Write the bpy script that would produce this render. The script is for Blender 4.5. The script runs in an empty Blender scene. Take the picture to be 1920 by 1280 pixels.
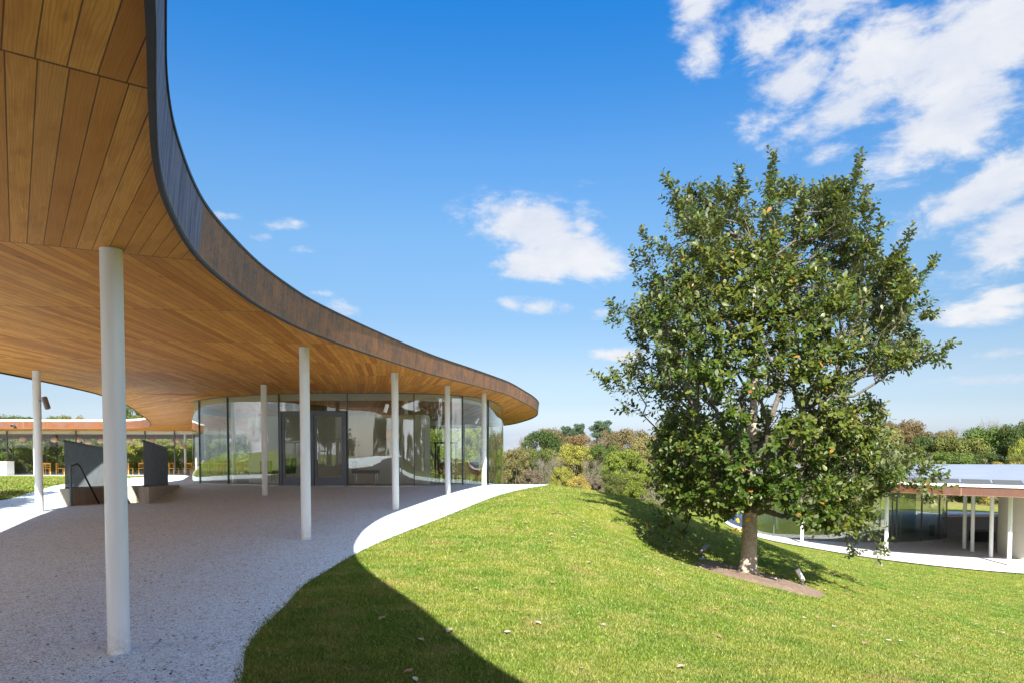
import bpy, math, random
import numpy as np
from mathutils import Vector, Matrix
from mathutils.geometry import delaunay_2d_cdt

random.seed(7); RNG = np.random.default_rng(7)
PI = math.pi
scene = bpy.context.scene
COL = scene.collection

# ------------------------------------------------------------------ camera
EYE = 1.63
cam_d = bpy.data.cameras.new('camera'); cam = bpy.data.objects.new('camera', cam_d); COL.objects.link(cam)
cam.location = (0, 0, EYE)
cam.rotation_euler = (math.radians(88.0), 0, 0)
cam_d.sensor_width = 36; cam_d.lens = 24
cam_d.shift_y = (815 + 1280*math.tan(math.radians(2)) - 640)/1920
cam_d.clip_start = .05; cam_d.clip_end = 3000
scene.camera = cam

# ------------------------------------------------------------------ light and exposure
vs = scene.view_settings
vs.view_transform = 'Standard'; vs.look = 'None'; vs.gamma = 1; vs.exposure = 1.85
try: vs.use_curve_mapping = False
except Exception: pass
scene.cycles.transparent_max_bounces = 32
scene.cycles.max_bounces = 10
scene.cycles.diffuse_bounces = 5
scene.cycles.sample_clamp_indirect = 6

SUN_DIR = Vector((.05, 4.0, -3.0)).normalized()
sl = bpy.data.lights.new('sun', 'SUN'); sl.energy = 4.0; sl.angle = math.radians(.53); sl.color = (1, .955, .88)
so = bpy.data.objects.new('sun', sl); COL.objects.link(so); so.location = (0, -30, 30)
so.rotation_euler = SUN_DIR.to_track_quat('-Z', 'Y').to_euler()

world = bpy.data.worlds.new('World'); scene.world = world; world.use_nodes = True

class NT:
    """short-hand for building node trees"""
    def __init__(s, tree): s.t = tree; s.n = tree.nodes; s.l = tree.links
    def new(s, kind, **kw):
        n = s.n.new(kind)
        for k, v in kw.items(): setattr(n, k, v)
        return n
    def put(s, sock, v):
        if isinstance(v, bpy.types.NodeSocket): s.l.new(v, sock)
        elif v is not None:
            if hasattr(sock.default_value, '__len__') and not hasattr(v, '__len__'): v = (v,)*len(sock.default_value)
            if hasattr(v, '__len__') and len(sock.default_value) == 4 and len(v) == 3: v = (*v, 1)
            sock.default_value = v
    def math(s, op, a, b=None, c=None, clamp=False):
        n = s.new('ShaderNodeMath', operation=op); n.use_clamp = clamp
        s.put(n.inputs[0], a)
        if b is not None: s.put(n.inputs[1], b)
        if c is not None: s.put(n.inputs[2], c)
        return n.outputs[0]
    def mix(s, f, a, b, mode='MIX'):
        n = s.new('ShaderNodeMix', data_type='RGBA', blend_type=mode)
        s.put(n.inputs[0], f); s.put(n.inputs[6], a); s.put(n.inputs[7], b)
        return n.outputs[2]
    def noise(s, vec, scale, detail=3, rough=.55, out=0, dist=0):
        n = s.new('ShaderNodeTexNoise'); s.put(n.inputs['Vector'], vec)
        n.inputs['Scale'].default_value = scale; n.inputs['Detail'].default_value = detail
        n.inputs['Roughness'].default_value = rough; n.inputs['Distortion'].default_value = dist
        return n.outputs[out]
    def ramp(s, f, stops, interp='LINEAR'):
        n = s.new('ShaderNodeValToRGB'); r = n.color_ramp; r.interpolation = interp
        while len(r.elements) < len(stops): r.elements.new(.5)
        for e, (p, c) in zip(r.elements, stops):
            e.position = p; e.color = (*c, 1) if hasattr(c, '__len__') else (c, c, c, 1)
        s.put(n.inputs[0], f); return n.outputs[0]
    def mapr(s, v, a, b, c=0, d=1, smooth=False):
        n = s.new('ShaderNodeMapRange'); n.clamp = True
        if smooth: n.interpolation_type = 'SMOOTHSTEP'
        s.put(n.inputs[0], v)
        for i, x in enumerate((a, b, c, d)): s.put(n.inputs[i+1], x)
        return n.outputs[0]
    def scalev(s, v, xyz):
        n = s.new('ShaderNodeVectorMath', operation='MULTIPLY'); s.put(n.inputs[0], v); s.put(n.inputs[1], xyz); return n.outputs[0]
    def comb(s, x, y, z):
        n = s.new('ShaderNodeCombineXYZ'); s.put(n.inputs[0], x); s.put(n.inputs[1], y); s.put(n.inputs[2], z); return n.outputs[0]
    def bump(s, h, strength, dist=.01):
        n = s.new('ShaderNodeBump'); s.put(n.inputs['Height'], h); n.inputs['Strength'].default_value = strength
        n.inputs['Distance'].default_value = dist; return n.outputs[0]

# --- sky: Nishita, with fair-weather clouds placed by direction (azimuth, elevation)
w = NT(world.node_tree); w.n.clear()
sky = w.new('ShaderNodeTexSky', sky_type='NISHITA'); sky.sun_disc = False
sky.sun_elevation = math.asin(-SUN_DIR.z); sky.sun_rotation = PI
sky.altitude = 100; sky.air_density = 1.0; sky.dust_density = .6; sky.ozone_density = 2.0
bg = w.new('ShaderNodeBackground'); bg.inputs[1].default_value = .07
tc = w.new('ShaderNodeTexCoord')
sep = w.new('ShaderNodeSeparateXYZ'); w.l.new(tc.outputs['Generated'], sep.inputs[0])
# a clear, deep blue autumn air: absorbs red towards the top of the sky
air = w.ramp(w.mapr(sep.outputs[2], 0, 1), [(0, (.44, .52, .78)), (.045, (.37, .41, .55)), (.09, (.41, .42, .48)), (.165, (.38, .45, .51)), (.272, (.42, .57, .64)), (.367, (.34, .60, .77)), (.454, (.19, .57, .86)), (.524, (.10, .56, .93)), (.75, (.16, .6, .95)), (1, (.3, .66, .95))])
w.l.new(w.mix(1.0, sky.outputs[0], air, 'MULTIPLY'), bg.inputs[0])
az = w.math('ARCTAN2', sep.outputs[0], sep.outputs[1])
el = w.math('ARCSINE', sep.outputs[2])
def ae(px, py):
    a = math.atan((px-960)/1280); return a, math.atan((815-py)/1280*math.cos(a))
# (px, py, half width, half height, tilt deg, weight)
BL = [(1480,165,110,52,-22,1.0),(1620,130,140,60,-20,.95),(1600,205,150,40,-12,.9),(1790,120,200,100,-30,1.05),(1770,235,190,70,-25,1.0),(1880,60,140,110,-30,1.05),
      (1560,15,150,38,-6,.9),(1430,85,70,34,-25,.7),(1302,20,42,48,20,.7),(1312,106,44,38,-30,.85),(1425,240,38,22,-10,.55),
      (1850,360,150,44,-24,1.05),(1740,385,80,24,-10,.6),(1880,450,120,60,-20,.95),(1850,500,110,40,-10,.75),(1560,290,60,20,0,.45),(1820,590,100,24,-5,.65),(1890,560,60,24,-5,.65),(1400,250,60,20,0,.4),
      (1000,435,100,46,14,1.15),(1060,470,92,44,18,1.1),(1000,505,70,26,6,1.0),(930,405,50,22,0,.85),(1090,430,40,40,30,.6),
      (1020,576,70,20,4,.55),(960,572,34,14,10,.55),(1130,588,44,14,0,.5),(1170,668,60,16,0,.7),
      (545,428,55,13,-5,.5),(490,452,30,11,0,.5),(560,470,40,14,0,.45),(645,582,38,16,8,.55),(600,552,28,9,0,.45),(420,410,30,10,0,.5),
      (1830,712,150,18,0,.65),(1860,665,90,14,-5,.55),(965,820,60,36,-20,.55),(1100,348,30,10,0,.3)]
BL += [(x-2600,y,hw,hh,t,wt) for (x,y,hw,hh,t,wt) in []]
n1 = w.noise(w.comb(w.math('MULTIPLY', az, 1.0), w.math('MULTIPLY', el, 2.1), .3), 8.5, 10, .62, dist=.35)
n2 = w.noise(w.comb(az, w.math('MULTIPLY', el, 1.8), 4.1), 30, 8, .62, dist=.2)
tot = None
for (px, py, hw, hh, tilt, wt) in BL:
    wt = wt+.12 if wt < .75 else wt
    a0, e0 = ae(px, py)
    dx = w.math('SUBTRACT', az, a0); dy = w.math('SUBTRACT', el, e0)
    ca, sa = math.cos(math.radians(-tilt)), math.sin(math.radians(-tilt))
    k = 1280/math.cos(a0)**2 * 1.0
    rx, ry = hw*math.cos(a0)**2/1280, hh*math.cos(a0)/1280
    u = w.math('DIVIDE', w.math('ADD', w.math('MULTIPLY', dx, ca), w.math('MULTIPLY', dy, sa)), rx)
    v = w.math('DIVIDE', w.math('SUBTRACT', w.math('MULTIPLY', dy, ca), w.math('MULTIPLY', dx, sa)), ry)
    d2 = w.math('ADD', w.math('MULTIPLY', u, u), w.math('MULTIPLY', v, v))
    g = w.math('MULTIPLY', w.math('EXPONENT', w.math('MULTIPLY', d2, -.75)), wt)
    tot = g if tot is None else w.math('MAXIMUM', tot, g)
# brighter clouds added behind the camera to fill shaded surfaces (also mirrored in the glass)
nb = w.noise(w.scalev(tc.outputs['Generated'], (1, 1, 2.2)), 2.6, 6, .6)
back = w.math('MULTIPLY', w.mapr(nb, .40, .56, 0, 1.1), w.mapr(sep.outputs[1], .1, -.2, 0, 1))
tot = w.math('MAXIMUM', tot, back)
field = w.math('ADD', tot, w.math('MULTIPLY', w.math('SUBTRACT', n1, .5), 1.75))
field = w.math('ADD', field, w.math('MULTIPLY', w.math('SUBTRACT', n2, .5), .85))
dens = w.mapr(field, .30, .92, 0, 1, True)
dens = w.math('MULTIPLY', dens, w.mapr(tot, .06, .3, 0, 1))
cb = w.new('ShaderNodeBackground')
shade = w.mapr(w.math('ADD', w.math('MULTIPLY', n1, .6), w.math('MULTIPLY', w.noise(w.comb(az, w.math('MULTIPLY', el, 1.6), 9), 9, 4, .5), .5)), .4, .68, 0, 1)
w.l.new(w.mix(shade, (.74, .80, .93), (.97, .975, 1)), cb.inputs[0]); w.l.new(w.mapr(sep.outputs[1], .1, -.3, .265, .66), cb.inputs[1])  # clouds out of view behind are brightened as added fill light
mx = w.new('ShaderNodeMixShader'); w.l.new(w.math('MULTIPLY', dens, .93), mx.inputs[0]); w.l.new(bg.outputs[0], mx.inputs[1]); w.l.new(cb.outputs[0], mx.inputs[2])
wo = w.new('ShaderNodeOutputWorld'); w.l.new(mx.outputs[0], wo.inputs[0])

# ------------------------------------------------------------------ helpers
def tag(o, label=None, cat=None, group=None, kind=None):
    if label: o['label'] = label
    if cat: o['category'] = cat
    if group: o['group'] = group
    if kind: o['kind'] = kind
    return o
def empty(name, loc=(0, 0, 0), rz=0):
    o = bpy.data.objects.new(name, None); COL.objects.link(o); o.location = loc; o.rotation_euler = (0, 0, rz)
    o.empty_display_size = .2; return o
def mesh_obj(name, V, F, mat, parent=None, smooth=False, attrs=None):
    me = bpy.data.meshes.new(name)
    V = np.asarray(V, dtype=np.float32).reshape(-1, 3)
    if isinstance(F, np.ndarray):
        k = F.shape[1]; n = len(F)
        me.vertices.add(len(V)); me.vertices.foreach_set('co', V.ravel())
        me.loops.add(n*k); me.loops.foreach_set('vertex_index', F.astype(np.int32).ravel())
        me.polygons.add(n); me.polygons.foreach_set('loop_start', np.arange(0, n*k, k, dtype=np.int32))
        me.update(calc_edges=True)
    else:
        me.from_pydata([tuple(map(float, v)) for v in V], [], F); me.update()
    if attrs:
        for an, (dom, typ, data) in attrs.items():
            a = me.attributes.new(an, typ, dom); data = np.asarray(data, dtype=np.float32)
            a.data.foreach_set({'FLOAT': 'value', 'FLOAT_VECTOR': 'vector', 'FLOAT_COLOR': 'color'}[typ], data.ravel())
    if smooth: me.polygons.foreach_set('use_smooth', np.ones(len(me.polygons), dtype=bool))
    if mat:
        for m in (mat if isinstance(mat, (list, tuple)) else [mat]): me.materials.append(m)
    o = bpy.data.objects.new(name, me); COL.objects.link(o)
    if parent: o.parent = parent
    return o
class MB:
    """collects simple shapes into one mesh"""
    def __init__(s): s.v = []; s.f = []
    def add(s, V, F):
        n = len(s.v); s.v += [tuple(p) for p in V]; s.f += [tuple(i+n for i in f) for f in F]; return s
    def box(s, c, d, rz=0, bev=0):
        x, y, z = d[0]/2, d[1]/2, d[2]/2; R = Matrix.Rotation(rz, 3, 'Z')
        V = [R @ Vector((i*x, j*y, k*z)) + Vector(c) for k in (-1, 1) for j in (-1, 1) for i in (-1, 1)]
        return s.add(V, [(0, 2, 3, 1), (4, 5, 7, 6), (0, 1, 5, 4), (2, 6, 7, 3), (0, 4, 6, 2), (1, 3, 7, 5)])
    def tube(s, pts, rad, n=8, cap=True):
        pts = [Vector(p) for p in pts]
        if not hasattr(rad, '__len__'): rad = [rad]*len(pts)
        V = []; prev = None
        for i, p in enumerate(pts):
            t = (pts[min(i+1, len(pts)-1)] - pts[max(i-1, 0)]).normalized()
            if prev is None: a = t.orthogonal().normalized()
            else: a = (prev - t*prev.dot(t)).normalized()
            prev = a; b = t.cross(a)
            for k in range(n):
                q = 2*PI*k/n; V.append(p + (a*math.cos(q) + b*math.sin(q))*rad[i])
        F = []
        for i in range(len(pts)-1):
            for k in range(n):
                k2 = (k+1) % n; F.append((i*n+k, i*n+k2, (i+1)*n+k2, (i+1)*n+k))
        if cap: F.append(tuple(reversed(range(n)))); F.append(tuple(range((len(pts)-1)*n, len(pts)*n)))
        return s.add(V, F)
    def lathe(s, prof, c=(0, 0, 0), n=20):
        V = [(c[0]+r*math.cos(2*PI*k/n), c[1]+r*math.sin(2*PI*k/n), c[2]+z) for r, z in prof for k in range(n)]
        F = [(i*n+k, i*n+(k+1) % n, (i+1)*n+(k+1) % n, (i+1)*n+k) for i in range(len(prof)-1) for k in range(n)]
        F.append(tuple(reversed(range(n)))); F.append(tuple(range((len(prof)-1)*n, len(prof)*n)))
        return s.add(V, F)
    def build(s, name, mat, parent=None, smooth=False): return mesh_obj(name, s.v, s.f, mat, parent, smooth)
def smooth_by_angle(o, deg=40):
    me = o.data
    me.polygons.foreach_set('use_smooth', np.ones(len(me.polygons), dtype=bool))
    try: me.set_sharp_from_angle(angle=math.radians(deg))
    except Exception: pass
    return o
def copy_tree(o, parent=None):
    c = o.copy(); COL.objects.link(c)
    if parent: c.parent = parent
    for ch in list(o.children): copy_tree(ch, c)
    return c
def catmull(P, step, closed=False):
    P = [np.array(p, float) for p in P]; n = len(P); out = []
    rng = range(n) if closed else range(n-1)
    for i in rng:
        if closed: p0, p1, p2, p3 = P[i-1], P[i], P[(i+1) % n], P[(i+2) % n]
        else: p0, p1, p2, p3 = P[max(i-1, 0)], P[i], P[i+1], P[min(i+2, n-1)]
        d = [max(np.linalg.norm(b-a), 1e-6)**.5 for a, b in ((p0, p1), (p1, p2), (p2, p3))]
        m1 = (p2-p1); m2 = (p2-p1)
        if np.linalg.norm(p1-p0) > 1e-9: m1 = d[1]*((p1-p0)/d[0] - (p2-p0)/(d[0]+d[1]) + (p2-p1)/d[1])
        if np.linalg.norm(p3-p2) > 1e-9: m2 = d[1]*((p2-p1)/d[1] - (p3-p1)/(d[1]+d[2]) + (p3-p2)/d[2])
        k = max(1, int(round(np.linalg.norm(p2-p1)/step)))
        for j in range(k):
            t = j/k; out.append((2*t**3-3*t**2+1)*p1+(t**3-2*t**2+t)*m1+(-2*t**3+3*t**2)*p2+(t**3-t**2)*m2)
    if not closed: out.append(P[-1])
    return np.array(out)
def inside(poly, X, Y):
    X = np.asarray(X, float); Y = np.asarray(Y, float); c = np.zeros(X.shape, bool); n = len(poly)
    for i in range(n):
        x1, y1 = poly[i][:2]; x2, y2 = poly[i-1][:2]
        if y1 == y2: continue
        m = ((y1 > Y) != (y2 > Y)) & (X < (x2-x1)*(Y-y1)/(y2-y1)+x1); c ^= m
    return c
def polydist(poly, X, Y):
    X = np.asarray(X, float); Y = np.asarray(Y, float); best = np.full(X.shape, 1e9); n = len(poly)
    for i in range(n):
        a = poly[i-1]; b = poly[i]; d = b-a; L = max(d@d, 1e-12)
        t = np.clip(((X-a[0])*d[0]+(Y-a[1])*d[1])/L, 0, 1)
        best = np.minimum(best, (X-a[0]-t*d[0])**2+(Y-a[1]-t*d[1])**2)
    return np.sqrt(best)
def offset_poly(P, d):
    """shift a closed CCW or CW outline along its normals (positive = to the right of travel)"""
    n = len(P); out = []
    for i in range(n):
        t = P[(i+1) % n]-P[i-1]; t = t/max(np.linalg.norm(t), 1e-9); out.append(P[i]+d*np.array([t[1], -t[0]]))
    return np.array(out)
def sstep(a, b, x): t = np.clip((np.asarray(x, float)-a)/(b-a), 0, 1); return t*t*(3-2*t)
def vnoise(x, y, s=1.0, seed=0):
    x = np.asarray(x, float)/s; y = np.asarray(y, float)/s
    xi = np.floor(x).astype(np.int64); yi = np.floor(y).astype(np.int64); fx = x-xi; fy = y-yi
    fx = fx*fx*(3-2*fx); fy = fy*fy*(3-2*fy)
    def h(a, b): v = np.sin(a*127.1+b*311.7+seed*74.7)*43758.5453; return v-np.floor(v)
    return (h(xi, yi)*(1-fx)+h(xi+1, yi)*fx)*(1-fy)+(h(xi, yi+1)*(1-fx)+h(xi+1, yi+1)*fx)*fy

# --- how the long building and its paving step down the hill beyond the near terrace
def DROP(x, y):
    x = np.asarray(x, float); y = np.asarray(y, float)
    s = np.clip(.053+.0015*(x+12), .045, .075); t = y-22.7
    return -s*.5*(t+np.sqrt(t*t+1))*(y > 5)
SOFFIT = 3.0
def zs(x, y): return SOFFIT + float(DROP(x, y))
def zf(x, y): return float(DROP(x, y))

# ------------------------------------------------------------------ materials
def new_mat(name):
    m = bpy.data.materials.new(name); m.use_nodes = True; t = NT(m.node_tree)
    p = m.node_tree.nodes['Principled BSDF']; return m, t, p
def simple(name, col, rough=.5, metal=0, spec=.5, var=0, scale=3, bump=0, bscale=40):
    m, t, p = new_mat(name)
    p.inputs['Roughness'].default_value = rough; p.inputs['Metallic'].default_value = metal
    p.inputs['Specular IOR Level'].default_value = spec
    g = t.new('ShaderNodeTexCoord').outputs['Object']
    if var:
        n = t.noise(g, scale, 5, .6)
        c = t.mix(t.mapr(n, .3, .7), tuple(c*(1-var) for c in col), tuple(min(1, c*(1+var)) for c in col)); t.put(p.inputs['Base Color'], c)
    else: p.inputs['Base Color'].default_value = (*col, 1)
    if bump: t.put(p.inputs['Normal'], t.bump(t.noise(g, bscale, 4), bump, .005))
    return m
def worldpos(t): return t.new('ShaderNodeNewGeometry').outputs['Position']

# wood soffit: uv attribute = (across, along) in metres, one range of numbers per bay
def make_wood(name, base=(.97, .30, .056), dark=1.0):
    m, t, p = new_mat(name)
    a = t.new('ShaderNodeAttribute'); a.attribute_name = 'board'
    s = t.new('ShaderNodeSeparateXYZ'); t.l.new(a.outputs['Vector'], s.inputs[0])
    u = t.math('DIVIDE', s.outputs[0], .098); bid = t.math('FLOOR', u); fr = t.math('FRACT', u)
    wn = t.new('ShaderNodeTexWhiteNoise', noise_dimensions='2D'); t.l.new(t.comb(bid, t.math('FLOOR', s.outputs[2]), 0), wn.inputs['Vector'])
    r = wn.outputs['Value']; rc = t.new('ShaderNodeSeparateColor'); t.l.new(wn.outputs['Color'], rc.inputs[0])
    # grain: stretched noise with a per-board shift
    gx = t.math('ADD', s.outputs[0], t.math('MULTIPLY', r, 37)); gy = t.math('ADD', s.outputs[1], t.math('MULTIPLY', rc.outputs[1], 53))
    warp = t.noise(t.comb(t.math('MULTIPLY', gx, 6), t.math('MULTIPLY', gy, .9), 0), 1, 3)
    gr = t.noise(t.comb(t.math('ADD', t.math('MULTIPLY', gx, 130), t.math('MULTIPLY', warp, 9)), t.math('MULTIPLY', gy, 1.6), 0), 1, 4, .65)
    ring = t.math('SINE', t.math('ADD', t.math('MULTIPLY', gx, 520), t.math('MULTIPLY', warp, 46)))
    blot = t.noise(t.comb(t.math('MULTIPLY', gx, 7), t.math('MULTIPLY', gy, 2.2), 3), 1, 5, .6)
    stain = t.noise(worldpos(t), .8, 4, .6)
    c = t.mix(r, tuple(x*.46 for x in base), tuple(min(.96, x*1.5) for x in base))
    c = t.mix(t.mapr(rc.outputs[1], .80, .84, 0, .45), c, tuple(x*.4 for x in base)); c = t.mix(t.mapr(rc.outputs[1], .16, .12, 0, .5), c, (.96, .50, .14))
    c = t.mix(t.math('MULTIPLY', rc.outputs[2], .3), c, (.85, .36, .06))
    c = t.mix(t.math('MULTIPLY', rc.outputs[0], .28), c, (.80, .25, .05))
    c = t.mix(t.math('MULTIPLY', t.mapr(gr, .35, .7), .45), c, tuple(x*.42 for x in base))
    c = t.mix(t.math('MULTIPLY', t.mapr(ring, .1, 1), .34), c, tuple(x*.42 for x in base))
    c = t.mix(t.math('MULTIPLY', t.mapr(blot, .48, .70), .55), c, tuple(x*.42 for x in base))
    c = t.mix(t.math('MULTIPLY', t.mapr(stain, .35, .7), .22), c, (.60, .31, .08))
    kn = t.new('ShaderNodeTexVoronoi', feature='F1'); t.put(kn.inputs['Vector'], t.comb(t.math('MULTIPLY', gx, 6), t.math('MULTIPLY', gy, 1.3), 0)); kn.inputs['Scale'].default_value = 1
    knot = t.mapr(kn.outputs['Distance'], .10, .04, 0, .8)
    c = t.mix(knot, c, tuple(x*.3 for x in base))
    gap = t.math('MAXIMUM', t.mapr(fr, .035, .015), t.mapr(fr, .965, .985))
    seam = t.mapr(s.outputs[2], 0, 0, 0, 0)
    end = t.new('ShaderNodeAttribute'); end.attribute_name = 'seamdist'
    gap = t.math('MAXIMUM', gap, t.mapr(end.outputs['Fac'], .010, .004))
    c = t.mix(t.math('MULTIPLY', gap, .8), c, (.06, .022, .008))
    t.put(p.inputs['Base Color'], c)
    t.put(p.inputs['Roughness'], t.mapr(gr, .2, .8, .42, .62)); p.inputs['Specular IOR Level'].default_value = .06
    h = t.math('SUBTRACT', t.math('MULTIPLY', gr, .25), t.math('MULTIPLY', gap, 1.5))
    t.put(p.inputs['Normal'], t.bump(h, .5, .004))
    return m
M_WOOD = make_wood('soffit_wood')

def make_fascia(name, a=(.44, .20, .095), b=(.21, .135, .10), c3=(.55, .27, .12), sky_tint=1.0):
    m, t, p = new_mat(name)
    at = t.new('ShaderNodeAttribute'); at.attribute_name = 'run'
    s = t.new('ShaderNodeSeparateXYZ'); t.l.new(at.outputs['Vector'], s.inputs[0])
    u, z = s.outputs[0], s.outputs[1]
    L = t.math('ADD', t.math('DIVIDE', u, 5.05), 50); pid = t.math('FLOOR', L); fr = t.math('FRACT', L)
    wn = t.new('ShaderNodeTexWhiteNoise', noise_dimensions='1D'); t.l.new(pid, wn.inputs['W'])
    P = t.comb(u, z, 0)
    n = t.noise(P, 3.0, 7, .68); streak = t.noise(t.comb(t.math('MULTIPLY', u, 14), t.math('MULTIPLY', z, 1.2), 0), 1, 5, .6)
    spots = t.noise(P, 26, 5, .7)
    c = t.mix(t.mapr(n, .40, .60), a, b); c = t.mix(t.mapr(t.noise(P, 1.1, 5, .6), .5, .62, 0, .45), c, (.14, .10, .09))
    c = t.mix(t.math('MULTIPLY', t.mapr(streak, .45, .7), .55), c, c3)
    c = t.mix(t.math('MULTIPLY', t.mapr(spots, .55, .68), .6), c, (.045, .03, .028))
    c = t.mix(t.math('MULTIPLY', wn.outputs['Value'], .35), c, (.12, .088, .085))
    c = t.mix(t.math('MULTIPLY', t.math('COMPARE', pid, 49, .2), sky_tint), c, t.mix(t.mapr(streak, .35, .65), (.07, .065, .12), (.24, .24, .36)))  # one panel has a bluish sky reflection mixed into its colour
    jt = t.math('MAXIMUM', t.mapr(fr, .003, .0015), t.mapr(fr, .997, .9985))
    c = t.mix(jt, c, (.30, .17, .1))
    low = t.mapr(z, .05, .012, 0, .5); c = t.mix(t.math('MULTIPLY', low, t.mapr(spots, .4, .6)), c, (.32, .24, .17))
    t.put(p.inputs['Base Color'], c); p.inputs['Metallic'].default_value = 0; p.inputs['Specular IOR Level'].default_value = .2
    t.put(p.inputs['Roughness'], t.mapr(spots, .3, .7, .5, .75))
    t.put(p.inputs['Normal'], t.bump(t.math('ADD', n, t.math('MULTIPLY', spots, .3)), .15, .01))
    return m
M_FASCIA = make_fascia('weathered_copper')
M_FASCIA2 = make_fascia('warm_copper', (.18, .062, .024), (.135, .055, .027), (.24, .088, .033), 0.0)
M_FASCIA3 = make_fascia('brown_copper', (.12, .038, .015), (.09, .034, .017), (.16, .054, .020), 0.0)
M_DARKTRIM = simple('dark_trim', (.035, .028, .026), .5, .3, var=.3, scale=8)
M_ROOF = simple('roof_membrane', (.26, .29, .345), .42, .2, var=.08, scale=.7, bump=.1, bscale=6)
M_WHITE, t_, p_ = new_mat('white_paint')
g_ = t_.new('ShaderNodeTexCoord').outputs['Object']; z_ = t_.new('ShaderNodeSeparateXYZ'); t_.l.new(g_, z_.inputs[0])
c_ = t_.mix(t_.mapr(t_.noise(t_.scalev(g_, (9, 9, 1.2)), 1, 5, .6), .35, .7), (.80, .80, .79), (.73, .73, .71))
t_.put(p_.inputs['Base Color'], t_.mix(t_.math('MULTIPLY', t_.mapr(z_.outputs[2], .22, .0), t_.mapr(t_.noise(g_, 16, 5, .7), .4, .62)), c_, (.52, .49, .45))); p_.inputs['Roughness'].default_value = .38
t_.put(p_.inputs['Normal'], t_.bump(t_.noise(g_, 9, 3), .04, .005))
M_TRIM = simple('cream_trim', (.62, .59, .52), .6, var=.04)
M_MULL = simple('dark_mullion', (.11, .12, .12), .4, .3)
M_STEEL = simple('grey_door_frame', (.15, .17, .20), .38, .3, var=.08)
M_CHROME = simple('brushed_steel', (.6, .6, .6), .25, 1)
M_LAMPBODY = simple('grey_lamp_body', (.22, .21, .22), .35, .5)
M_LAMPWHITE = simple('white_lamp_body', (.75, .75, .74), .3)
M_BLACK = simple('black_metal', (.012, .012, .014), .4, .2)
M_ORANGE = simple('orange_wood', (.78, .34, .035), .4, var=.2, scale=14)
M_TABLE = simple('dark_table', (.10, .06, .045), .35, var=.2)
M_LANTERN = simple('paper_lantern', (.66, .44, .28), .8, var=.08)
M_BARS = simple('galvanised_bars', (.085, .10, .11), .6, .1, var=.2, scale=5)
M_WALLIN = simple('beige_plaster', (.56, .52, .45), .8, var=.04)
M_GREENCH = simple('green_fabric', (.10, .22, .02), .8, var=.2)
M_DARKWOOD = simple('dark_ceiling_wood', (.10, .036, .016), .5, var=.35, scale=6)

def make_glass(name, tint=(.86, .90, .87), refl=1.0, wav=.35):
    m, t, p = new_mat(name); t.n.remove(p)
    lw = t.new('ShaderNodeLayerWeight'); lw.inputs[0].default_value = .5
    f = t.math('POWER', lw.outputs['Facing'], 4.2)
    fac = t.math('ADD', .055*refl, t.math('MULTIPLY', f, .93), clamp=True)
    o = t.new('ShaderNodeTexCoord').outputs['Object']
    nz = t.noise(t.scalev(o, (1.6, 1.6, .10)), 1.0, 3, .5)
    nrm = t.bump(nz, wav, .02)
    tr = t.new('ShaderNodeBsdfTransparent'); tr.inputs[0].default_value = (*tint, 1)
    gl = t.new('ShaderNodeBsdfGlossy'); gl.inputs[1].default_value = 0.0; t.l.new(nrm, gl.inputs['Normal']); gl.inputs[0].default_value = (.95, .97, .96, 1)
    mxs = t.new('ShaderNodeMixShader'); t.l.new(fac, mxs.inputs[0]); t.l.new(tr.outputs[0], mxs.inputs[1]); t.l.new(gl.outputs[0], mxs.inputs[2])
    t.l.new(mxs.outputs[0], t.n['Material Output'].inputs[0]); return m
M_GLASS = make_glass('clear_glass', (.92, .945, .92), refl=2.0)
M_GLASS2 = make_glass('facade_glass', (.86, .89, .84), 3.2, .12)
M_GLASS3 = make_glass('hall_glass', (.985, .99, .985), .35, .05)

def make_gravel():
    m, t, p = new_mat('white_gravel')
    w_ = worldpos(t)
    v = t.new('ShaderNodeTexVoronoi'); t.put(v.inputs['Vector'], w_); v.inputs['Scale'].default_value = 95
    v2 = t.new('ShaderNodeTexVoronoi'); t.put(v2.inputs['Vector'], w_); v2.inputs['Scale'].default_value = 24
    cs = t.new('ShaderNodeSeparateColor'); t.l.new(v.outputs['Color'], cs.inputs[0])
    c = t.ramp(cs.outputs[0], [(0, (.12, .155, .18)), (.10, (.30, .36, .40)), (.32, (.50, .60, .68)), (.75, (.64, .76, .84)), (1, (.76, .88, .95))])
    c = t.mix(t.mapr(v.outputs['Distance'], .010, .016, 0, .0), c, (.1, .1, .1))
    cs2 = t.new('ShaderNodeSeparateColor'); t.l.new(v2.outputs['Color'], cs2.inputs[0])
    c = t.mix(t.mapr(cs2.outputs[0], .95, .98, 0, .3), c, (.20, .18, .16))
    big = t.noise(w_, .5, 4, .6); c = t.mix(t.mapr(big, .35, .7, 0, .22), c, (.44, .42, .42))
    st = t.noise(t.scalev(w_, (1, 3, 1)), 1.3, 6, .7); c = t.mix(t.mapr(st, .66, .74, 0, .4), c, (.30, .26, .24))
    t.put(p.inputs['Base Color'], c); p.inputs['Roughness'].default_value = .9
    t.put(p.inputs['Normal'], t.bump(v.outputs['Distance'], .5, .01))
    return m
M_GRAVEL = make_gravel()

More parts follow.
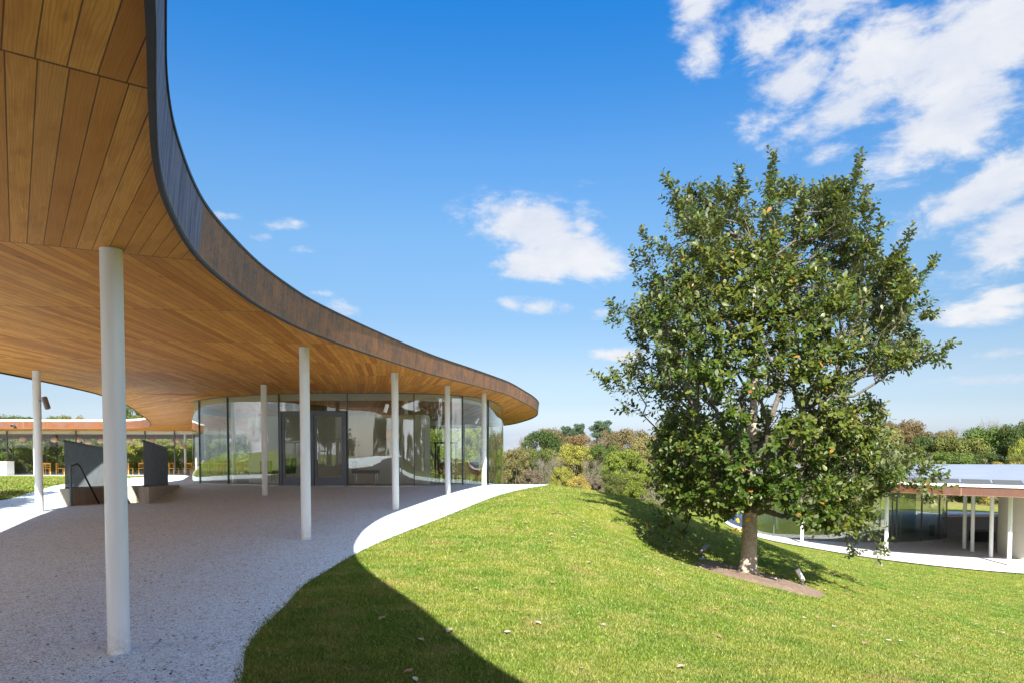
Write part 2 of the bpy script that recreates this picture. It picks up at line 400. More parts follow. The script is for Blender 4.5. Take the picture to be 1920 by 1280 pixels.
def grass_colour(t, w_):
    """patchy lawn: lush, yellowed and worn areas (shared by the turf and the blades)"""
    big = t.noise(w_, .55, 5, .62); mid = t.noise(w_, 2.4, 4, .6); brown = t.noise(t.scalev(w_, (1, 1.2, 1)), 1.1, 5, .65, dist=.6)
    c = t.mix(t.mapr(big, .36, .60), (.095, .205, .012), (.265, .285, .038))
    c = t.mix(t.mapr(mid, .44, .62, 0, .75), c, (.35, .32, .085))
    st = t.noise(t.scalev(w_, (.8, 2.6, 1)), 1.5, 5, .65); c = t.mix(t.mapr(st, .48, .62, 0, .75), c, (.135, .205, .022))
    c = t.mix(t.mapr(brown, .57, .70, 0, .8), c, (.36, .25, .10))
    return c
def make_turf():
    m, t, p = new_mat('lawn_turf'); w_ = worldpos(t)
    c = grass_colour(t, w_)
    fine = t.noise(w_, 45, 4, .75); c = t.mix(t.mapr(fine, .35, .65, .55, 0), c, (.045, .085, .014))
    sx = t.new('ShaderNodeSeparateXYZ'); t.l.new(w_, sx.inputs[0])
    # the mown lawn gives way to rough meadow and forest floor further out
    far = t.math('MAXIMUM', t.mapr(sx.outputs[1], 50, 62, 0, 1), t.mapr(t.math('ABSOLUTE', sx.outputs[0]), 60, 75))
    mead = t.mix(t.mapr(t.noise(w_, .12, 5, .6), .4, .6), (.26, .205, .085), (.16, .17, .05))
    c = t.mix(far, c, mead)
    t.put(p.inputs['Base Color'], c); p.inputs['Roughness'].default_value = .95; p.inputs['Specular IOR Level'].default_value = .1
    t.put(p.inputs['Normal'], t.bump(t.noise(w_, 30, 5, .7), .8, .05)); return m
def make_blade():
    m, t, p = new_mat('grass_blades'); w_ = worldpos(t); c = grass_colour(t, w_)
    a = t.new('ShaderNodeAttribute'); a.attribute_name = 'rnd'
    c = t.mix(t.mapr(a.outputs['Fac'], 0, 1, .7, 0), c, (.03, .08, .010))
    c = t.mix(t.mapr(a.outputs['Fac'], .92, .95, 0, .5), c, (.52, .43, .18))
    c = t.mix(t.mapr(a.outputs['Fac'], .5, .95, 0, .22), c, (.40, .45, .09))
    t.put(p.inputs['Base Color'], c); p.inputs['Roughness'].default_value = .5; p.inputs['Specular IOR Level'].default_value = .3
    tl = t.new('ShaderNodeBsdfTranslucent'); t.l.new(c, tl.inputs[0])
    mxs = t.new('ShaderNodeMixShader'); mxs.inputs[0].default_value = .25
    t.l.new(p.outputs[0], mxs.inputs[1]); t.l.new(tl.outputs[0], mxs.inputs[2]); t.l.new(mxs.outputs[0], t.n['Material Output'].inputs[0]); return m
M_TURF = make_turf(); M_BLADE = make_blade()
M_MULCH = simple('bare_soil', (.205, .14, .095), .95, var=.35, scale=9, bump=1, bscale=60)
M_CONC = None
def make_concrete(name, col, streak=True):
    m, t, p = new_mat(name); w_ = worldpos(t)
    n = t.noise(t.scalev(w_, (6, 6, .8)), 1, 5, .65); n2 = t.noise(w_, 22, 4, .7)
    c = t.mix(t.mapr(n, .3, .7), tuple(x*.72 for x in col), tuple(x*1.12 for x in col)); c = t.mix(t.mapr(n2, .4, .7, 0, .3), c, tuple(x*.6 for x in col))
    t.put(p.inputs['Base Color'], c); p.inputs['Roughness'].default_value = .85; t.put(p.inputs['Normal'], t.bump(n2, .3, .01)); return m
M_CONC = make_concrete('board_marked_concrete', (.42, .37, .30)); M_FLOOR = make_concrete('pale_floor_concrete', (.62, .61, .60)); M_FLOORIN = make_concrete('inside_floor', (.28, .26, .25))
def make_leafmat(name, top, under, alt, orange, trans=.3, gloss=.38):
    m, t, p = new_mat(name)
    a = t.new('ShaderNodeAttribute'); a.attribute_name = 'rnd'; r = a.outputs['Fac']
    c = t.mix(t.mapr(r, 0, .9), top, alt); c = t.mix(t.mapr(r, .955, .965, 0, 1), c, orange)
    g = t.new('ShaderNodeNewGeometry'); c2 = t.mix(g.outputs['Backfacing'], c, under)
    t.put(p.inputs['Base Color'], c2); p.inputs['Roughness'].default_value = gloss; p.inputs['Specular IOR Level'].default_value = .22
    tl = t.new('ShaderNodeBsdfTranslucent'); t.put(tl.inputs[0], t.mix(.5, c, (.30, .36, .03)))
    mxs = t.new('ShaderNodeMixShader'); mxs.inputs[0].default_value = trans
    t.l.new(p.outputs[0], mxs.inputs[1]); t.l.new(tl.outputs[0], mxs.inputs[2]); t.l.new(mxs.outputs[0], t.n['Material Output'].inputs[0]); return m
M_OAK = make_leafmat('oak_leaves', (.026, .058, .007), (.17, .19, .10), (.115, .120, .020), (.26, .12, .025), .12, .40)
def make_bark(name, a, b):
    m, t, p = new_mat(name); o = t.new('ShaderNodeTexCoord').outputs['Object']
    v = t.new('ShaderNodeTexVoronoi', feature='DISTANCE_TO_EDGE'); t.put(v.inputs['Vector'], t.scalev(o, (26, 26, 9))); v.inputs['Scale'].default_value = 1
    n = t.noise(o, 14, 5, .7); c = t.mix(t.mapr(n, .3, .7), a, b); c = t.mix(t.mapr(v.outputs['Distance'], .12, .0, 0, .55), c, tuple(x*.35 for x in a))
    t.put(p.inputs['Base Color'], c); p.inputs['Roughness'].default_value = .95
    t.put(p.inputs['Normal'], t.bump(t.math('ADD', v.outputs['Distance'], n), .8, .02)); return m
M_BARK = make_bark('oak_bark', (.34, .28, .21), (.52, .44, .34)); M_BARK2 = make_bark('grey_bark', (.15, .13, .11), (.24, .21, .18)); M_BRANCH = make_bark('branch_bark', (.085, .07, .055), (.15, .125, .10)); M_BARKW = make_bark('pale_bark', (.5, .47, .40), (.7, .67, .6))
def make_foliage():
    m, t, p = new_mat('far_foliage')
    oi = t.new('ShaderNodeObjectInfo'); a = t.new('ShaderNodeAttribute'); a.attribute_name = 'rnd'
    n = t.noise(t.new('ShaderNodeTexCoord').outputs['Object'], .55, 3, .6)
    c = t.mix(t.mapr(a.outputs['Fac'], 0, 1, .42, 0), oi.outputs['Color'], (.02, .03, .01))
    warm = t.mix(.3, oi.outputs['Color'], (.36, .26, .06)); c = t.mix(t.mapr(n, .5, .66, 0, .7), c, warm)
    h = t.new('ShaderNodeHueSaturation'); t.put(h.inputs['Color'], c); t.put(h.inputs['Hue'], t.mapr(a.outputs['Fac'], 0, 1, .485, .515)); c = h.outputs[0]
    t.put(p.inputs['Base Color'], c); p.inputs['Roughness'].default_value = .7; p.inputs['Specular IOR Level'].default_value = .2
    tl = t.new('ShaderNodeBsdfTranslucent'); t.put(tl.inputs[0], c)
    mxs = t.new('ShaderNodeMixShader'); mxs.inputs[0].default_value = .3
    t.l.new(p.outputs[0], mxs.inputs[1]); t.l.new(tl.outputs[0], mxs.inputs[2]); t.l.new(mxs.outputs[0], t.n['Material Output'].inputs[0]); return m
M_FOL = make_foliage()

# ------------------------------------------------------------------ outlines (metres; x right, y away from the camera)
E1 = [(14,-5.2),(9,-4.4),(5.5,-3.7),(3,-2.75),(1.35,-1.6),(.42,-.68),(-.12,.03),(-.55,.88),(-.85,1.58),(-1.15,2.21),(-1.47,2.83),(-1.79,3.48),(-2.04,4.09),(-2.39,5.22),(-2.58,6.36),(-2.67,7.21),(-2.70,8.1),
      (-2.69,8.96),(-2.56,10.31),(-2.37,11.74),(-2.19,12.95),(-1.76,15.4),(-1.14,18.1),(-.13,22.6),(.34,24.6),(.72,26.2),(.97,27.6),(1.08,28.84),(1.03,30.0),(.65,32.01),(-.39,34.82)]
ROOFP = E1 + [(-3,37.3),(-7,38.6),(-10,41),(-11.5,45),(-13,50),(-17,54),(-24,56),(-40,56.5),(-60,56),(-60,43),(-40,42.8),(-32,42.8),(-27.3,43.0),(-24.4,42.75),(-22.9,42.0),(-21.5,40.5),(-20.1,38),
      (-18.47,34.57),(-17.06,31.33),(-15.18,27.04),(-13.9,23.4),(-12.0,17.75),(-11.14,14.91),(-9.97,10.7),(-8.63,7.43),(-7.4,4.5),(-6.6,1.5),(-6.2,-2),(-6.2,-6),(-4.5,-10),(0,-12),(14,-13)]
ROOF = catmull(ROOFP, .16, True)
PATHP = [(-1.75,3.2),(-1.79,4.44),(-2.02,5.11),(-2.12,5.77),(-2.18,6.52),(-2.27,7.4),(-2.24,8.11),(-2.19,8.96),(-2.12,9.67),(-1.97,10.67),(-1.7,12.0),(-1.22,14.37),(-.78,16.69),(-.36,18.6),(.32,20.74),(1.14,22.72)]
GRAV = [(0,-4),(-1.0,0),(-1.5,2)]+PATHP+[(1.35,24.2),(1.3,26),(1.25,29),(.9,32),(0,35),(-3,37.8),(-7,39),(-10,41.5),(-11,46),(-13,51),(-20,54.5),(-58,54.5),(-58,43.6),(-40,43.3),(-27,43.4),(-23.2,42.6),(-21,40),(-19.6,35),(-17.4,29.5),(-15.8,24.5),(-14.3,20.7),(-13.31,18.47),(-12.85,17.09),(-13.4,14),(-14,9),(-13,2),(-10,-8),(0,-11)]
GRAVEL = catmull(GRAV, .25, True)
RFLOORP = [(36,26.6),(28,26.9),(23.5,27.5),(21.26,28.16),(19.04,29.54),(16.95,31.73),(14.96,35.28),(13.96,37.85),(13.76,41.18),(14.2,45.5),(16.5,49.5),(24,51),(36,50)]
RFLOOR = catmull(RFLOORP, .5, True); RZ = -4.1

# ------------------------------------------------------------------ terrain
ctrl = [(x, y, 0 if y < 20 else zf(x, y)) for x, y in PATHP] + [(-4,-8,0),(-14,-8,0),(-14,0,0),(-24,0,0),(-14,10,0),(-24,10,0),(-20,18,0),(-30,24,-.1),(-40,10,0),
 (0,-8,0),(6,-8,-.5),(16,-8,-2),(3,0,-.35),(8,0,-1.3),(16,0,-2.9),(.3,4.5,-.03),(2.0,5.5,-.28),(4.6,6.3,-.80),(8,7,-1.6),(0,10,.02),(2,10,-.35),(4.6,10,-1.02),(8,10,-1.9),(13,10,-2.9),(20,12,-3.9),(30,10,-4.6),
 (.6,14,.03),(1.6,16.4,.02),(3.3,16,-.52),(3.3,20,-.2),(4.4,20,-.50),(5.3,20,-.76),(6.66,20,-1.25),(8.8,20,-2.05),(2.4,14.1,-.60),(3.6,14.2,-1.0),(4.87,14,-1.22),(6.2,13.7,-1.5),(4.87,12.4,-1.14),(4.9,16,-1.16),(7.7,14,-1.85),(10,14,-2.5),(14,16,-3.1),(12,22,-2.9),(17,22,-3.6),(24,22,-4.05),(32,20,-4.3),
 (2.0,24,-.28),(4.3,26,-.98),(2,30,-1.3),(7.5,27,-2.2),(10.5,30,-3.1),(5,36,-3.4),(9.5,38,-3.9),(2,42,-4),(8,48,-4.6),(2.5,27,-.9),
 (-2,42,-3),(-10,58,-3.5),(-20,60,-2.6),(-40,60,-2.6),(-60,58,-2.5),(-40,30,-.35),(-60,30,-.4),(-60,0,0),(-28,36,-.6),(-24,30,-.35),(-20,26,-.15)]
ctrl += [(x, y, RZ-.02) for x, y in RFLOORP] + [(25,35,RZ-.1),(20,42,RZ-.1),(30,42,RZ-.1)]
C = np.array(ctrl, float)
def tps_k(d2): return np.where(d2 > 1e-9, .5*d2*np.log(np.maximum(d2, 1e-9)), 0)
n_ = len(C); K = tps_k(((C[:, None, :2]-C[None, :, :2])**2).sum(-1)) + np.eye(n_)*.35
Pm = np.hstack([np.ones((n_, 1)), C[:, :2]]); A_ = np.zeros((n_+3, n_+3)); A_[:n_, :n_] = K; A_[:n_, n_:] = Pm; A_[n_:, :n_] = Pm.T
W_ = np.linalg.solve(A_, np.concatenate([C[:, 2], np.zeros(3)]))
def lawn_raw(X, Y):
    X = np.asarray(X, float); Y = np.asarray(Y, float); out = W_[n_]+W_[n_+1]*X+W_[n_+2]*Y
    for i in range(n_): out = out + W_[i]*tps_k((X-C[i, 0])**2+(Y-C[i, 1])**2)
    return out
def far_h(X, Y):
    base = -6.5 - 2.0*vnoise(X, Y, 45, 3) + 3.0*sstep(120, 300, np.hypot(X, Y))*vnoise(X, Y, 120, 5)
    return base - .032*np.maximum(0, np.hypot(X, Y)-85)
def ground(X, Y):
    X = np.asarray(X, float); Y = np.asarray(Y, float)
    Xc = np.clip(X, -60, 36); Yc = np.clip(Y, -8, 60)
    h = lawn_raw(Xc, Yc)
    ex = np.hypot(X-Xc, Y-Yc); k = sstep(0, 30, ex)
    h = h*(1-k)+far_h(X, Y)*k
    g = DROP(X, Y)
    di = polydist(GRAVEL, X, Y); ins = inside(GRAVEL, X, Y); dd = np.where(ins, 0, di); deep = ins & (di > .5)
    h = g*(1-sstep(0, .9, dd))+h*sstep(0, .9, dd) - .012*(dd < .3) - .03*deep
    dr = np.where(inside(RFLOOR, X, Y), 0, polydist(RFLOOR, X, Y)); s_ = sstep(0, 1.2, dr)
    h = np.where(ex < 1, (RZ-.05)*(1-s_)+h*s_, h)
    return h
# the stairwell cut
ST = dict(a=np.array([-10.2, 15.75]), d=np.array([-.335, .942]), w=1.40, L=5.6)
def axis(a0, fine0, fine1, step, a1, g=1.35):
    xs = list(np.arange(fine0, fine1+1e-6, step)); s = step; x = fine1
    while x < a1: s *= g; x += s; xs.append(x)
    s = step; x = fine0; pre = []
    while x > a0: s *= g; x -= s; pre.append(x)
    return np.array(pre[::-1]+xs)
xs = axis(-1500, -22, 30, .3, 1500); ys = axis(-600, -6, 52, .3, 2500)
GX, GY = np.meshgrid(xs, ys); GZ = ground(GX, GY)
stv = ST['d']; stn = np.array([stv[1], -stv[0]])
q = (GX-ST['a'][0])*stv[0]+(GY-ST['a'][1])*stv[1]; r_ = (GX-ST['a'][0])*stn[0]+(GY-ST['a'][1])*stn[1]
GZ = np.where((q > -.1) & (q < ST['L']+.2) & (r_ > -.2) & (r_ < ST['w']+.2), -3.0, GZ)
nx, ny = len(xs), len(ys); idx = np.arange(nx*ny).reshape(ny, nx)
Fq = np.stack([idx[:-1, :-1].ravel(), idx[:-1, 1:].ravel(), idx[1:, 1:].ravel(), idx[1:, :-1].ravel()], 1)
lawn = mesh_obj('lawn', np.stack([GX.ravel(), GY.ravel(), GZ.ravel()], 1), Fq, M_TURF, smooth=True); tag(lawn, kind='structure')

def sheet(poly, step, zfun, name, mat, parent=None, extra_lines=(), hole=None, flip=False, attrfun=None, smooth=True):
    P = [Vector((float(a), float(b))) for a, b in poly]; n = len(P)
    x0, y0 = poly.min(0); x1, y1 = poly.max(0)
    gx, gy = np.meshgrid(np.arange(x0, x1, step), np.arange(y0, y1, step)); gx = gx.ravel(); gy = gy.ravel()
    ok = inside(poly, gx, gy) & (polydist(poly, gx, gy) > step*.4)
    if hole is not None: ok &= ~inside(hole, gx, gy)
    V = P+[Vector((float(a), float(b))) for a, b in zip(gx[ok], gy[ok])]
    E_ = [(i, (i+1) % n) for i in range(n)]
    if hole is not None:
        k = len(V); V += [Vector((float(a), float(b))) for a, b in hole]; E_ += [(k+i, k+(i+1) % len(hole)) for i in range(len(hole))]
    for a, b in extra_lines:
        k = len(V); V += [Vector(a), Vector(b)]; E_.append((k, k+1))
    r = delaunay_2d_cdt(V, E_, [], 0, 1e-5)
    pts = np.array([tuple(v) for v in r[0]]); F = np.array([f for f in r[2] if len(f) == 3])
    cen = pts[F].mean(1); keep = inside(poly, cen[:, 0], cen[:, 1])
    if hole is not None: keep &= ~inside(hole, cen[:, 0], cen[:, 1])
    F = F[keep]; cen = cen[keep]
    z = zfun(pts[:, 0], pts[:, 1])
    if flip: F = F[:, ::-1]
    at = attrfun(pts, F, cen) if attrfun else None
    return mesh_obj(name, np.column_stack([pts, z]), F, mat, parent, smooth, at)
HOLE = np.array([ST['a'], ST['a']+stn*ST['w'], ST['a']+stn*ST['w']+stv*ST['L'], ST['a']+stv*ST['L']])
gr = sheet(GRAVEL, .7, lambda X, Y: DROP(X, Y)+.0, 'gravel_path', M_GRAVEL, hole=HOLE); tag(gr, kind='structure')

# ------------------------------------------------------------------ the long curved building
B = empty('curved_building', (-5, 12, 0)); tag(B, 'long winding building with timber soffit, brown roof edge, white columns and curved glass', 'building')
def P_(o): o.parent = B; o.matrix_parent_inverse = Matrix.Translation(-B.location); return o
# bays of boarding: each seam (point, angle of boards beyond it in degrees from +Y, clockwise positive)
SEAMS = [((-1.85,2.46), -36), ((-3.65,4.87), -7), ((-4,7.5), -8), ((-4,10.2), -9), ((-4,12.9), -10), ((-4,15.6), -11.5), ((-4,18.3), -13), ((-4,21.2), -14), ((-4,24.2), -15), ((-4,27.4), -15), ((-4,30.6), -15)]
SDIR = [(.81,.587),(1.03,.50),(1,.13),(1,.14),(1,.16),(1,.18),(1,.2),(1,.22),(1,.24),(1,.26),(1,.28)]
def bay_of(x, y):
    k = 0
    for i, ((p, a), d) in enumerate(zip(SEAMS, SDIR)):
        if d[0]*(y-p[1])-d[1]*(x-p[0]) > 0: k = i+1
    if y > 19 and x < -9.5 - .15*(y-19): k = 20 + int((y*.75-x*.66)/3.3)
    return k
def bay_angle(k): return -38 if k == 0 else (SEAMS[k-1][1] if k < 20 else -46)
def seamdist(k, x, y):
    ds = []
    for (p, a), d in zip(SEAMS, SDIR):
        ds.append(abs(d[0]*(y-p[1])-d[1]*(x-p[0]))/math.hypot(*d))
    if k >= 20: ds = [abs(((y*.75-x*.66) % 3.3))]
    return min(ds)
def soffit_attr(pts, F, cen):
    n = len(F); A = np.zeros((n, 3, 3), np.float32); S = np.zeros((n, 3), np.float32)
    for i in range(n):
        k = bay_of(*cen[i]); a = math.radians(bay_angle(k)); ca, sa = math.cos(a), math.sin(a)
        for j in range(3):
            x, y = pts[F[i, j]]
            A[i, j] = (x*ca-y*sa+500, x*sa+y*ca+300, k+.5); S[i, j] = seamdist(k, x, y) if k < 20 else .2
    return {'board': ('CORNER', 'FLOAT_VECTOR', A.reshape(-1, 3)), 'seamdist': ('CORNER', 'FLOAT', S.reshape(-1))}
lines = []
for (p, a), d in zip(SEAMS, SDIR):
    dn = np.array(d)/math.hypot(*d); x0, x1 = -14., 3.
    t0 = (x0-p[0])/dn[0]; t1 = (x1-p[0])/dn[0]
    # keep the part inside the roof outline near the seam
    tt = np.linspace(t0, t1, 2400); X = p[0]+dn[0]*tt; Y = p[1]+dn[1]*tt; ok = inside(ROOF, X, Y) & (polydist(ROOF, X, Y) > .006)
    if not ok.any(): continue
    mid = np.argmin(abs(tt)); lo = mid
    while lo > 0 and ok[lo-1]: lo -= 1
    hi = mid
    while hi < 2399 and ok[hi+1]: hi += 1
    lines.append(((float(X[lo]), float(Y[lo])), (float(X[hi]), float(Y[hi]))))
    for off in (-.05, .05):
        lines.append(((float(X[lo]-dn[1]*off), float(Y[lo]+dn[0]*off)), (float(X[hi]-dn[1]*off), float(Y[hi]+dn[0]*off))))
P_(sheet(ROOF, .7, lambda X, Y: SOFFIT+DROP(X, Y), 'soffit', M_WOOD, extra_lines=lines, flip=True, attrfun=soffit_attr, smooth=False))
area = .5*np.sum(ROOF[:, 0]*np.roll(ROOF[:, 1], -1)-np.roll(ROOF[:, 0], -1)*ROOF[:, 1])
if area < 0: ROOF = ROOF[::-1].copy()
P_(sheet(offset_poly(ROOF, .05), 1.0, lambda X, Y: SOFFIT+.395+DROP(X, Y), 'roof', M_ROOF))
def band(poly, z0, z1, zfun, name, mat, thick=.02, closed=True, out=0.0, run0=None, lean=0.0):
    """upright band following an outline, with real thickness; 'run' attribute = (length, height)"""
    outer = offset_poly(poly, out+thick) if closed else poly; inner = offset_poly(poly, out)
    n = len(poly); V = []; R = []; run = 0
    top_o = offset_poly(poly, out+thick+lean); top_i = offset_poly(poly, out+lean)
    seg = np.linalg.norm(np.roll(poly, -1, 0)-poly, axis=1); cum = np.concatenate([[0], np.cumsum(seg)])
    m = n+1 if closed else n
    for i in range(m):
        j = i % n; b = float(zfun(*poly[j]))
        for (q, z) in ((outer[j], z0), (top_o[j], z1), (top_i[j], z1), (inner[j], z0)): V.append((q[0], q[1], b+z)); R.append((cum[i], z-z0, 0))
    if run0 is not None:
        k0 = int(np.argmin(((poly-np.array(run0))**2).sum(1))); c0 = cum[k0]; R = [(r[0]-c0, r[1], 0) for r in R]
    F = []
    for i in range(m-1):
        for k in range(4): F.append((i*4+k, (i+1)*4+k, (i+1)*4+(k+1) % 4, i*4+(k+1) % 4))
    o = mesh_obj(name, V, F, mat, None, True, {'run': ('POINT', 'FLOAT_VECTOR', R)}); smooth_by_angle(o, 50); return o
# outward side of travel
area = .5*np.sum(ROOF[:, 0]*np.roll(ROOF[:, 1], -1)-np.roll(ROOF[:, 0], -1)*ROOF[:, 1]); SG = 1 if area > 0 else -1
if SG < 0: ROOF = ROOF[::-1].copy()
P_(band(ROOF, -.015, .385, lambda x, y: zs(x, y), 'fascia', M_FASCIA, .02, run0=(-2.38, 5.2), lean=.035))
P_(band(ROOF, .380, .405, lambda x, y: zs(x, y), 'roof_edge_cap', M_DARKTRIM, .028, out=.036))
P_(band(ROOF, -.03, .0, lambda x, y: zs(x, y), 'drip_edge', M_DARKTRIM, .028, out=-.012))
M_WHITE2 = simple('clean_white_paint', (.78, .78, .77), .38, var=.03, scale=3)
def column(x, y, r=.076, z0=None, z1=None, mat=M_WHITE):
    z0 = zf(x, y) if z0 is None else z0; z1 = zs(x, y) if z1 is None else z1
    n = 32; pr = [(r, z0-.03), (r, z0+1.0), (r, z1-.004)]
    m = MB().lathe(pr, (x, y, 0), n); return smooth_by_angle(m.build('column', mat), 40)
COLS = [(-2.96,5.09),(-3.235,10.68),(-2.57,15.02),(-1.79,18.95),(-.9,22.0),(-6.74,18.58),(-10.1,14.55)]
for x, y in COLS: P_(column(x, y))
for x, y in [(-10.35,25.4),(-3.72,24.0),(-31.2,44.6),(-22.6,47.2),(-16,49),(-27.6,47.6)]: P_(column(x, y, mat=M_WHITE2))

# pavilion glass wall
GP = [(-9.73,23.41),(-7.6,22.3),(-6.55,22.05),(-5.28,21.95),(-3.17,22.1),(-1.66,22.9),(-.85,24.2),(-.46,26.0),(-.36,27.6),(-.6,29.6),(-1.8,31.6),(-4.2,32.9),(-7.4,33.1),(-10.2,32.2),(-12.1,30.4),(-12.72,28.3),(-12.35,26.4),(-11.35,24.75)]
GL = catmull(GP, .12, True)
if .5*np.sum(GL[:, 0]*np.roll(GL[:, 1], -1)-np.roll(GL[:, 0], -1)*GL[:, 1]) < 0: GL = GL[::-1].copy()
def near_i(p): return int(np.argmin(((GL-np.array(p))**2).sum(1)))
brk = [(-12.72,28.0),(-11.29,24.65),(-9.73,23.41),(-7.6,22.3),(-5.28,21.95),(-3.17,22.1),(-1.66,22.9),(-.85,24.2),(-.5,29.0),(-2.2,31.95),(-4.6,33.0),(-7.4,33.1),(-9.9,32.35),(-11.6,31.0)]
bi = [near_i(p) for p in brk]
def strip_solid(pts, z0f, z1f, name, mat, th=.02):
    pts = np.array(pts); n = len(pts); V = []; 
    for i in range(n):
        t = pts[min(i+1, n-1)]-pts[max(i-1, 0)]; t = t/np.linalg.norm(t); nr = np.array([t[1], -t[0]])
        for s in (.5, -.5):
            q = pts[i]+nr*th*s
            V += [(q[0], q[1], z0f(*pts[i])), (q[0], q[1], z1f(*pts[i]))]
    F = []
    for i in range(n-1):
        a = i*4; b = a+4
        F += [(a, b, b+1, a+1), (a+2, a+3, b+3, b+2), (a+1, b+1, b+3, a+3), (a, a+2, b+2, b)]
    F += [(0, 1, 3, 2), ((n-1)*4, (n-1)*4+2, (n-1)*4+3, (n-1)*4+1)]
    o = mesh_obj(name, V, F, mat, None, True); smooth_by_angle(o, 35); return o
DOORH = 2.34
for k in range(len(bi)):
    a, b = bi[k], bi[(k+1) % len(bi)]
    ids = list(range(a, b+1)) if b >= a else list(range(a, len(GL)))+list(range(0, b+1))
    pts = GL[ids]
    if k == 3:   # door bay: only the transom above is glass
        P_(strip_solid(pts, lambda x, y: zf(x, y)+DOORH+.09, lambda x, y: zs(x, y)-.02, 'transom_glass', M_GLASS))
    else:
        P_(strip_solid(pts, lambda x, y: zf(x, y)+.02, lambda x, y: zs(x, y)-.02, 'glass_panel', M_GLASS))
    x, y = GL[a]
    t = GL[(a+1) % len(GL)]-GL[a-1]; rz = math.atan2(t[1], t[0])
    P_(MB().box((x, y, (zf(x, y)+zs(x, y))/2), (.024, .075, zs(x, y)-zf(x, y)-.004), rz).build('mullion', M_MULL))
P_(band(GL, .0, .022, lambda x, y: zf(x, y), 'base_rail', M_CHROME, .05, out=-.025))
P_(band(GL, -.025, -.002, lambda x, y: zs(x, y), 'head_rail', M_STEEL, .06, out=-.03))
P_(band(GL, -.235, -.004, lambda x, y: zs(x, y), 'bulkhead', M_TRIM, .10, out=-.17))
inner = offset_poly(GL, -.03)
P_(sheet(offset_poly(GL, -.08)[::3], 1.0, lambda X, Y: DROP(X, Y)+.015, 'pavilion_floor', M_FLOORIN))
# doors
dv = np.array([-5.28+7.6, 21.95-22.3]); dl = np.linalg.norm(dv); dv = dv/dl; rzd = math.atan2(dv[1], dv[0])
def dpt(s, off=0): return np.array([-7.6, 22.3])+dv*s+np.array([dv[1], -dv[0]])*off
def dbox(s0, s1, z0, z1, th, off=0):
    c = dpt((s0+s1)/2, off); return ((c[0], c[1], (z0+z1)/2), (s1-s0, th, z1-z0), rzd)
g0 = zf(-6.4, 22.1)
fr = MB(); fr.box(*dbox(.03, .10, g0, g0+DOORH+.08, .11)); fr.box(*dbox(dl-.10, dl-.03, g0, g0+DOORH+.08, .11)); fr.box(*dbox(.10, dl-.10, g0+DOORH, g0+DOORH+.08, .108)); fr.box(*dbox(dl/2-.035, dl/2+.035, g0, g0+DOORH, .106))
P_(fr.build('door_frame', M_STEEL))
for (a, b, side) in ((.11, dl/2-.045, 1), (dl/2+.045, dl-.11, 0)):
    m = MB(); z0 = g0+.012; z1 = g0+DOORH-.012
    m.box(*dbox(a, a+.085, z0, z1, .05)); m.box(*dbox(b-.085, b, z0, z1, .05)); m.box(*dbox(a+.085, b-.085, z1-.09, z1, .048)); m.box(*dbox(a+.085, b-.085, z0, z0+.27, .048))
    d = P_(m.build('door', M_STEEL))
    def sub(o): o.parent = d; o.matrix_parent_inverse = (Matrix.Translation(-B.location)).copy(); o.matrix_parent_inverse = d.matrix_parent_inverse.inverted() @ Matrix.Identity(4); return o
    def under(o, par):
        o.parent = par; return o
    gp = MB().box(*dbox(a+.085, b-.085, z0+.27, z1-.09, .012)).build('door_glass', M_GLASS); under(gp, d)
    hs = b-.13 if side else a+.13
    hm = MB(); p0 = dpt(hs, .075); hm.tube([(p0[0], p0[1], g0+.85), (p0[0], p0[1], g0+1.45)], .014, 8)
    for zz in (.9, 1.4): p1 = dpt(hs, .02); hm.tube([(p0[0], p0[1], g0+zz), (p1[0], p1[1], g0+zz)], .008, 6)
    under(hm.build('handle', M_CHROME), d)
# inner curved core wall
CW = catmull([(-10.0,25.9),(-9.2,25.0),(-7.8,24.45),(-6,24.2),(-4.4,24.0),(-3.05,23.95),(-2.95,24.25),(-3.4,26.5),(-5,28.2),(-8,28.6),(-9.8,27.6)], .25, True)
if .5*np.sum(CW[:, 0]*np.roll(CW[:, 1], -1)-np.roll(CW[:, 0], -1)*CW[:, 1]) < 0: CW = CW[::-1].copy()
P_(band(CW, 0, 2.42, lambda x, y: zf(x, y)+.016, 'core_wall', M_WALLIN, .12, out=-.12))
P_(sheet(offset_poly(CW, -.02), 1.0, lambda X, Y: DROP(X, Y)+2.39, 'core_wall_top', M_WALLIN))
# dining hall glazing at the far end
hx = [-40, -37.7, -35.6, -33.8, -31.9, -29.4+.0, -27.2, -24.9, -22.9, -21.0, -18.9, -16.6, -14.4]
HY = 46.0
def hy(x): return HY + .35*math.sin((x+30)*.25)
for k in range(len(hx)-1):
    pts = [(x, hy(x)) for x in np.linspace(hx[k]+.02, hx[k+1]-.02, 7)]
    P_(strip_solid(pts, lambda x, y: zf(x, y)+.02, lambda x, y: zs(x, y)-.05, 'hall_glass', M_GLASS3))
    P_(MB().box((hx[k], hy(hx[k]), (zf(hx[k], HY)+zs(hx[k], HY))/2), (.05, .10, 2.95)).build('mullion', M_MULL))
pts = [(x, hy(x)+.14) for x in np.linspace(-40, -14.4, 60)]
P_(strip_solid(pts, lambda x, y: zs(x, y)-.24, lambda x, y: zs(x, y)-.01, 'bulkhead', M_TRIM, .1))
bx = [(x, 52.5) for x in np.linspace(-42, -14, 12)]
P_(strip_solid(bx, lambda x, y: zs(x, y)-.30, lambda x, y: zs(x, y)-.01, 'bulkhead', M_DARKWOOD, .25))
for x in np.arange(-41, -15, 2.6): P_(MB().box((x, 52.5, zf(x, 52.5)+1.25), (.05, .08, 2.4)).build('mullion', M_MULL))
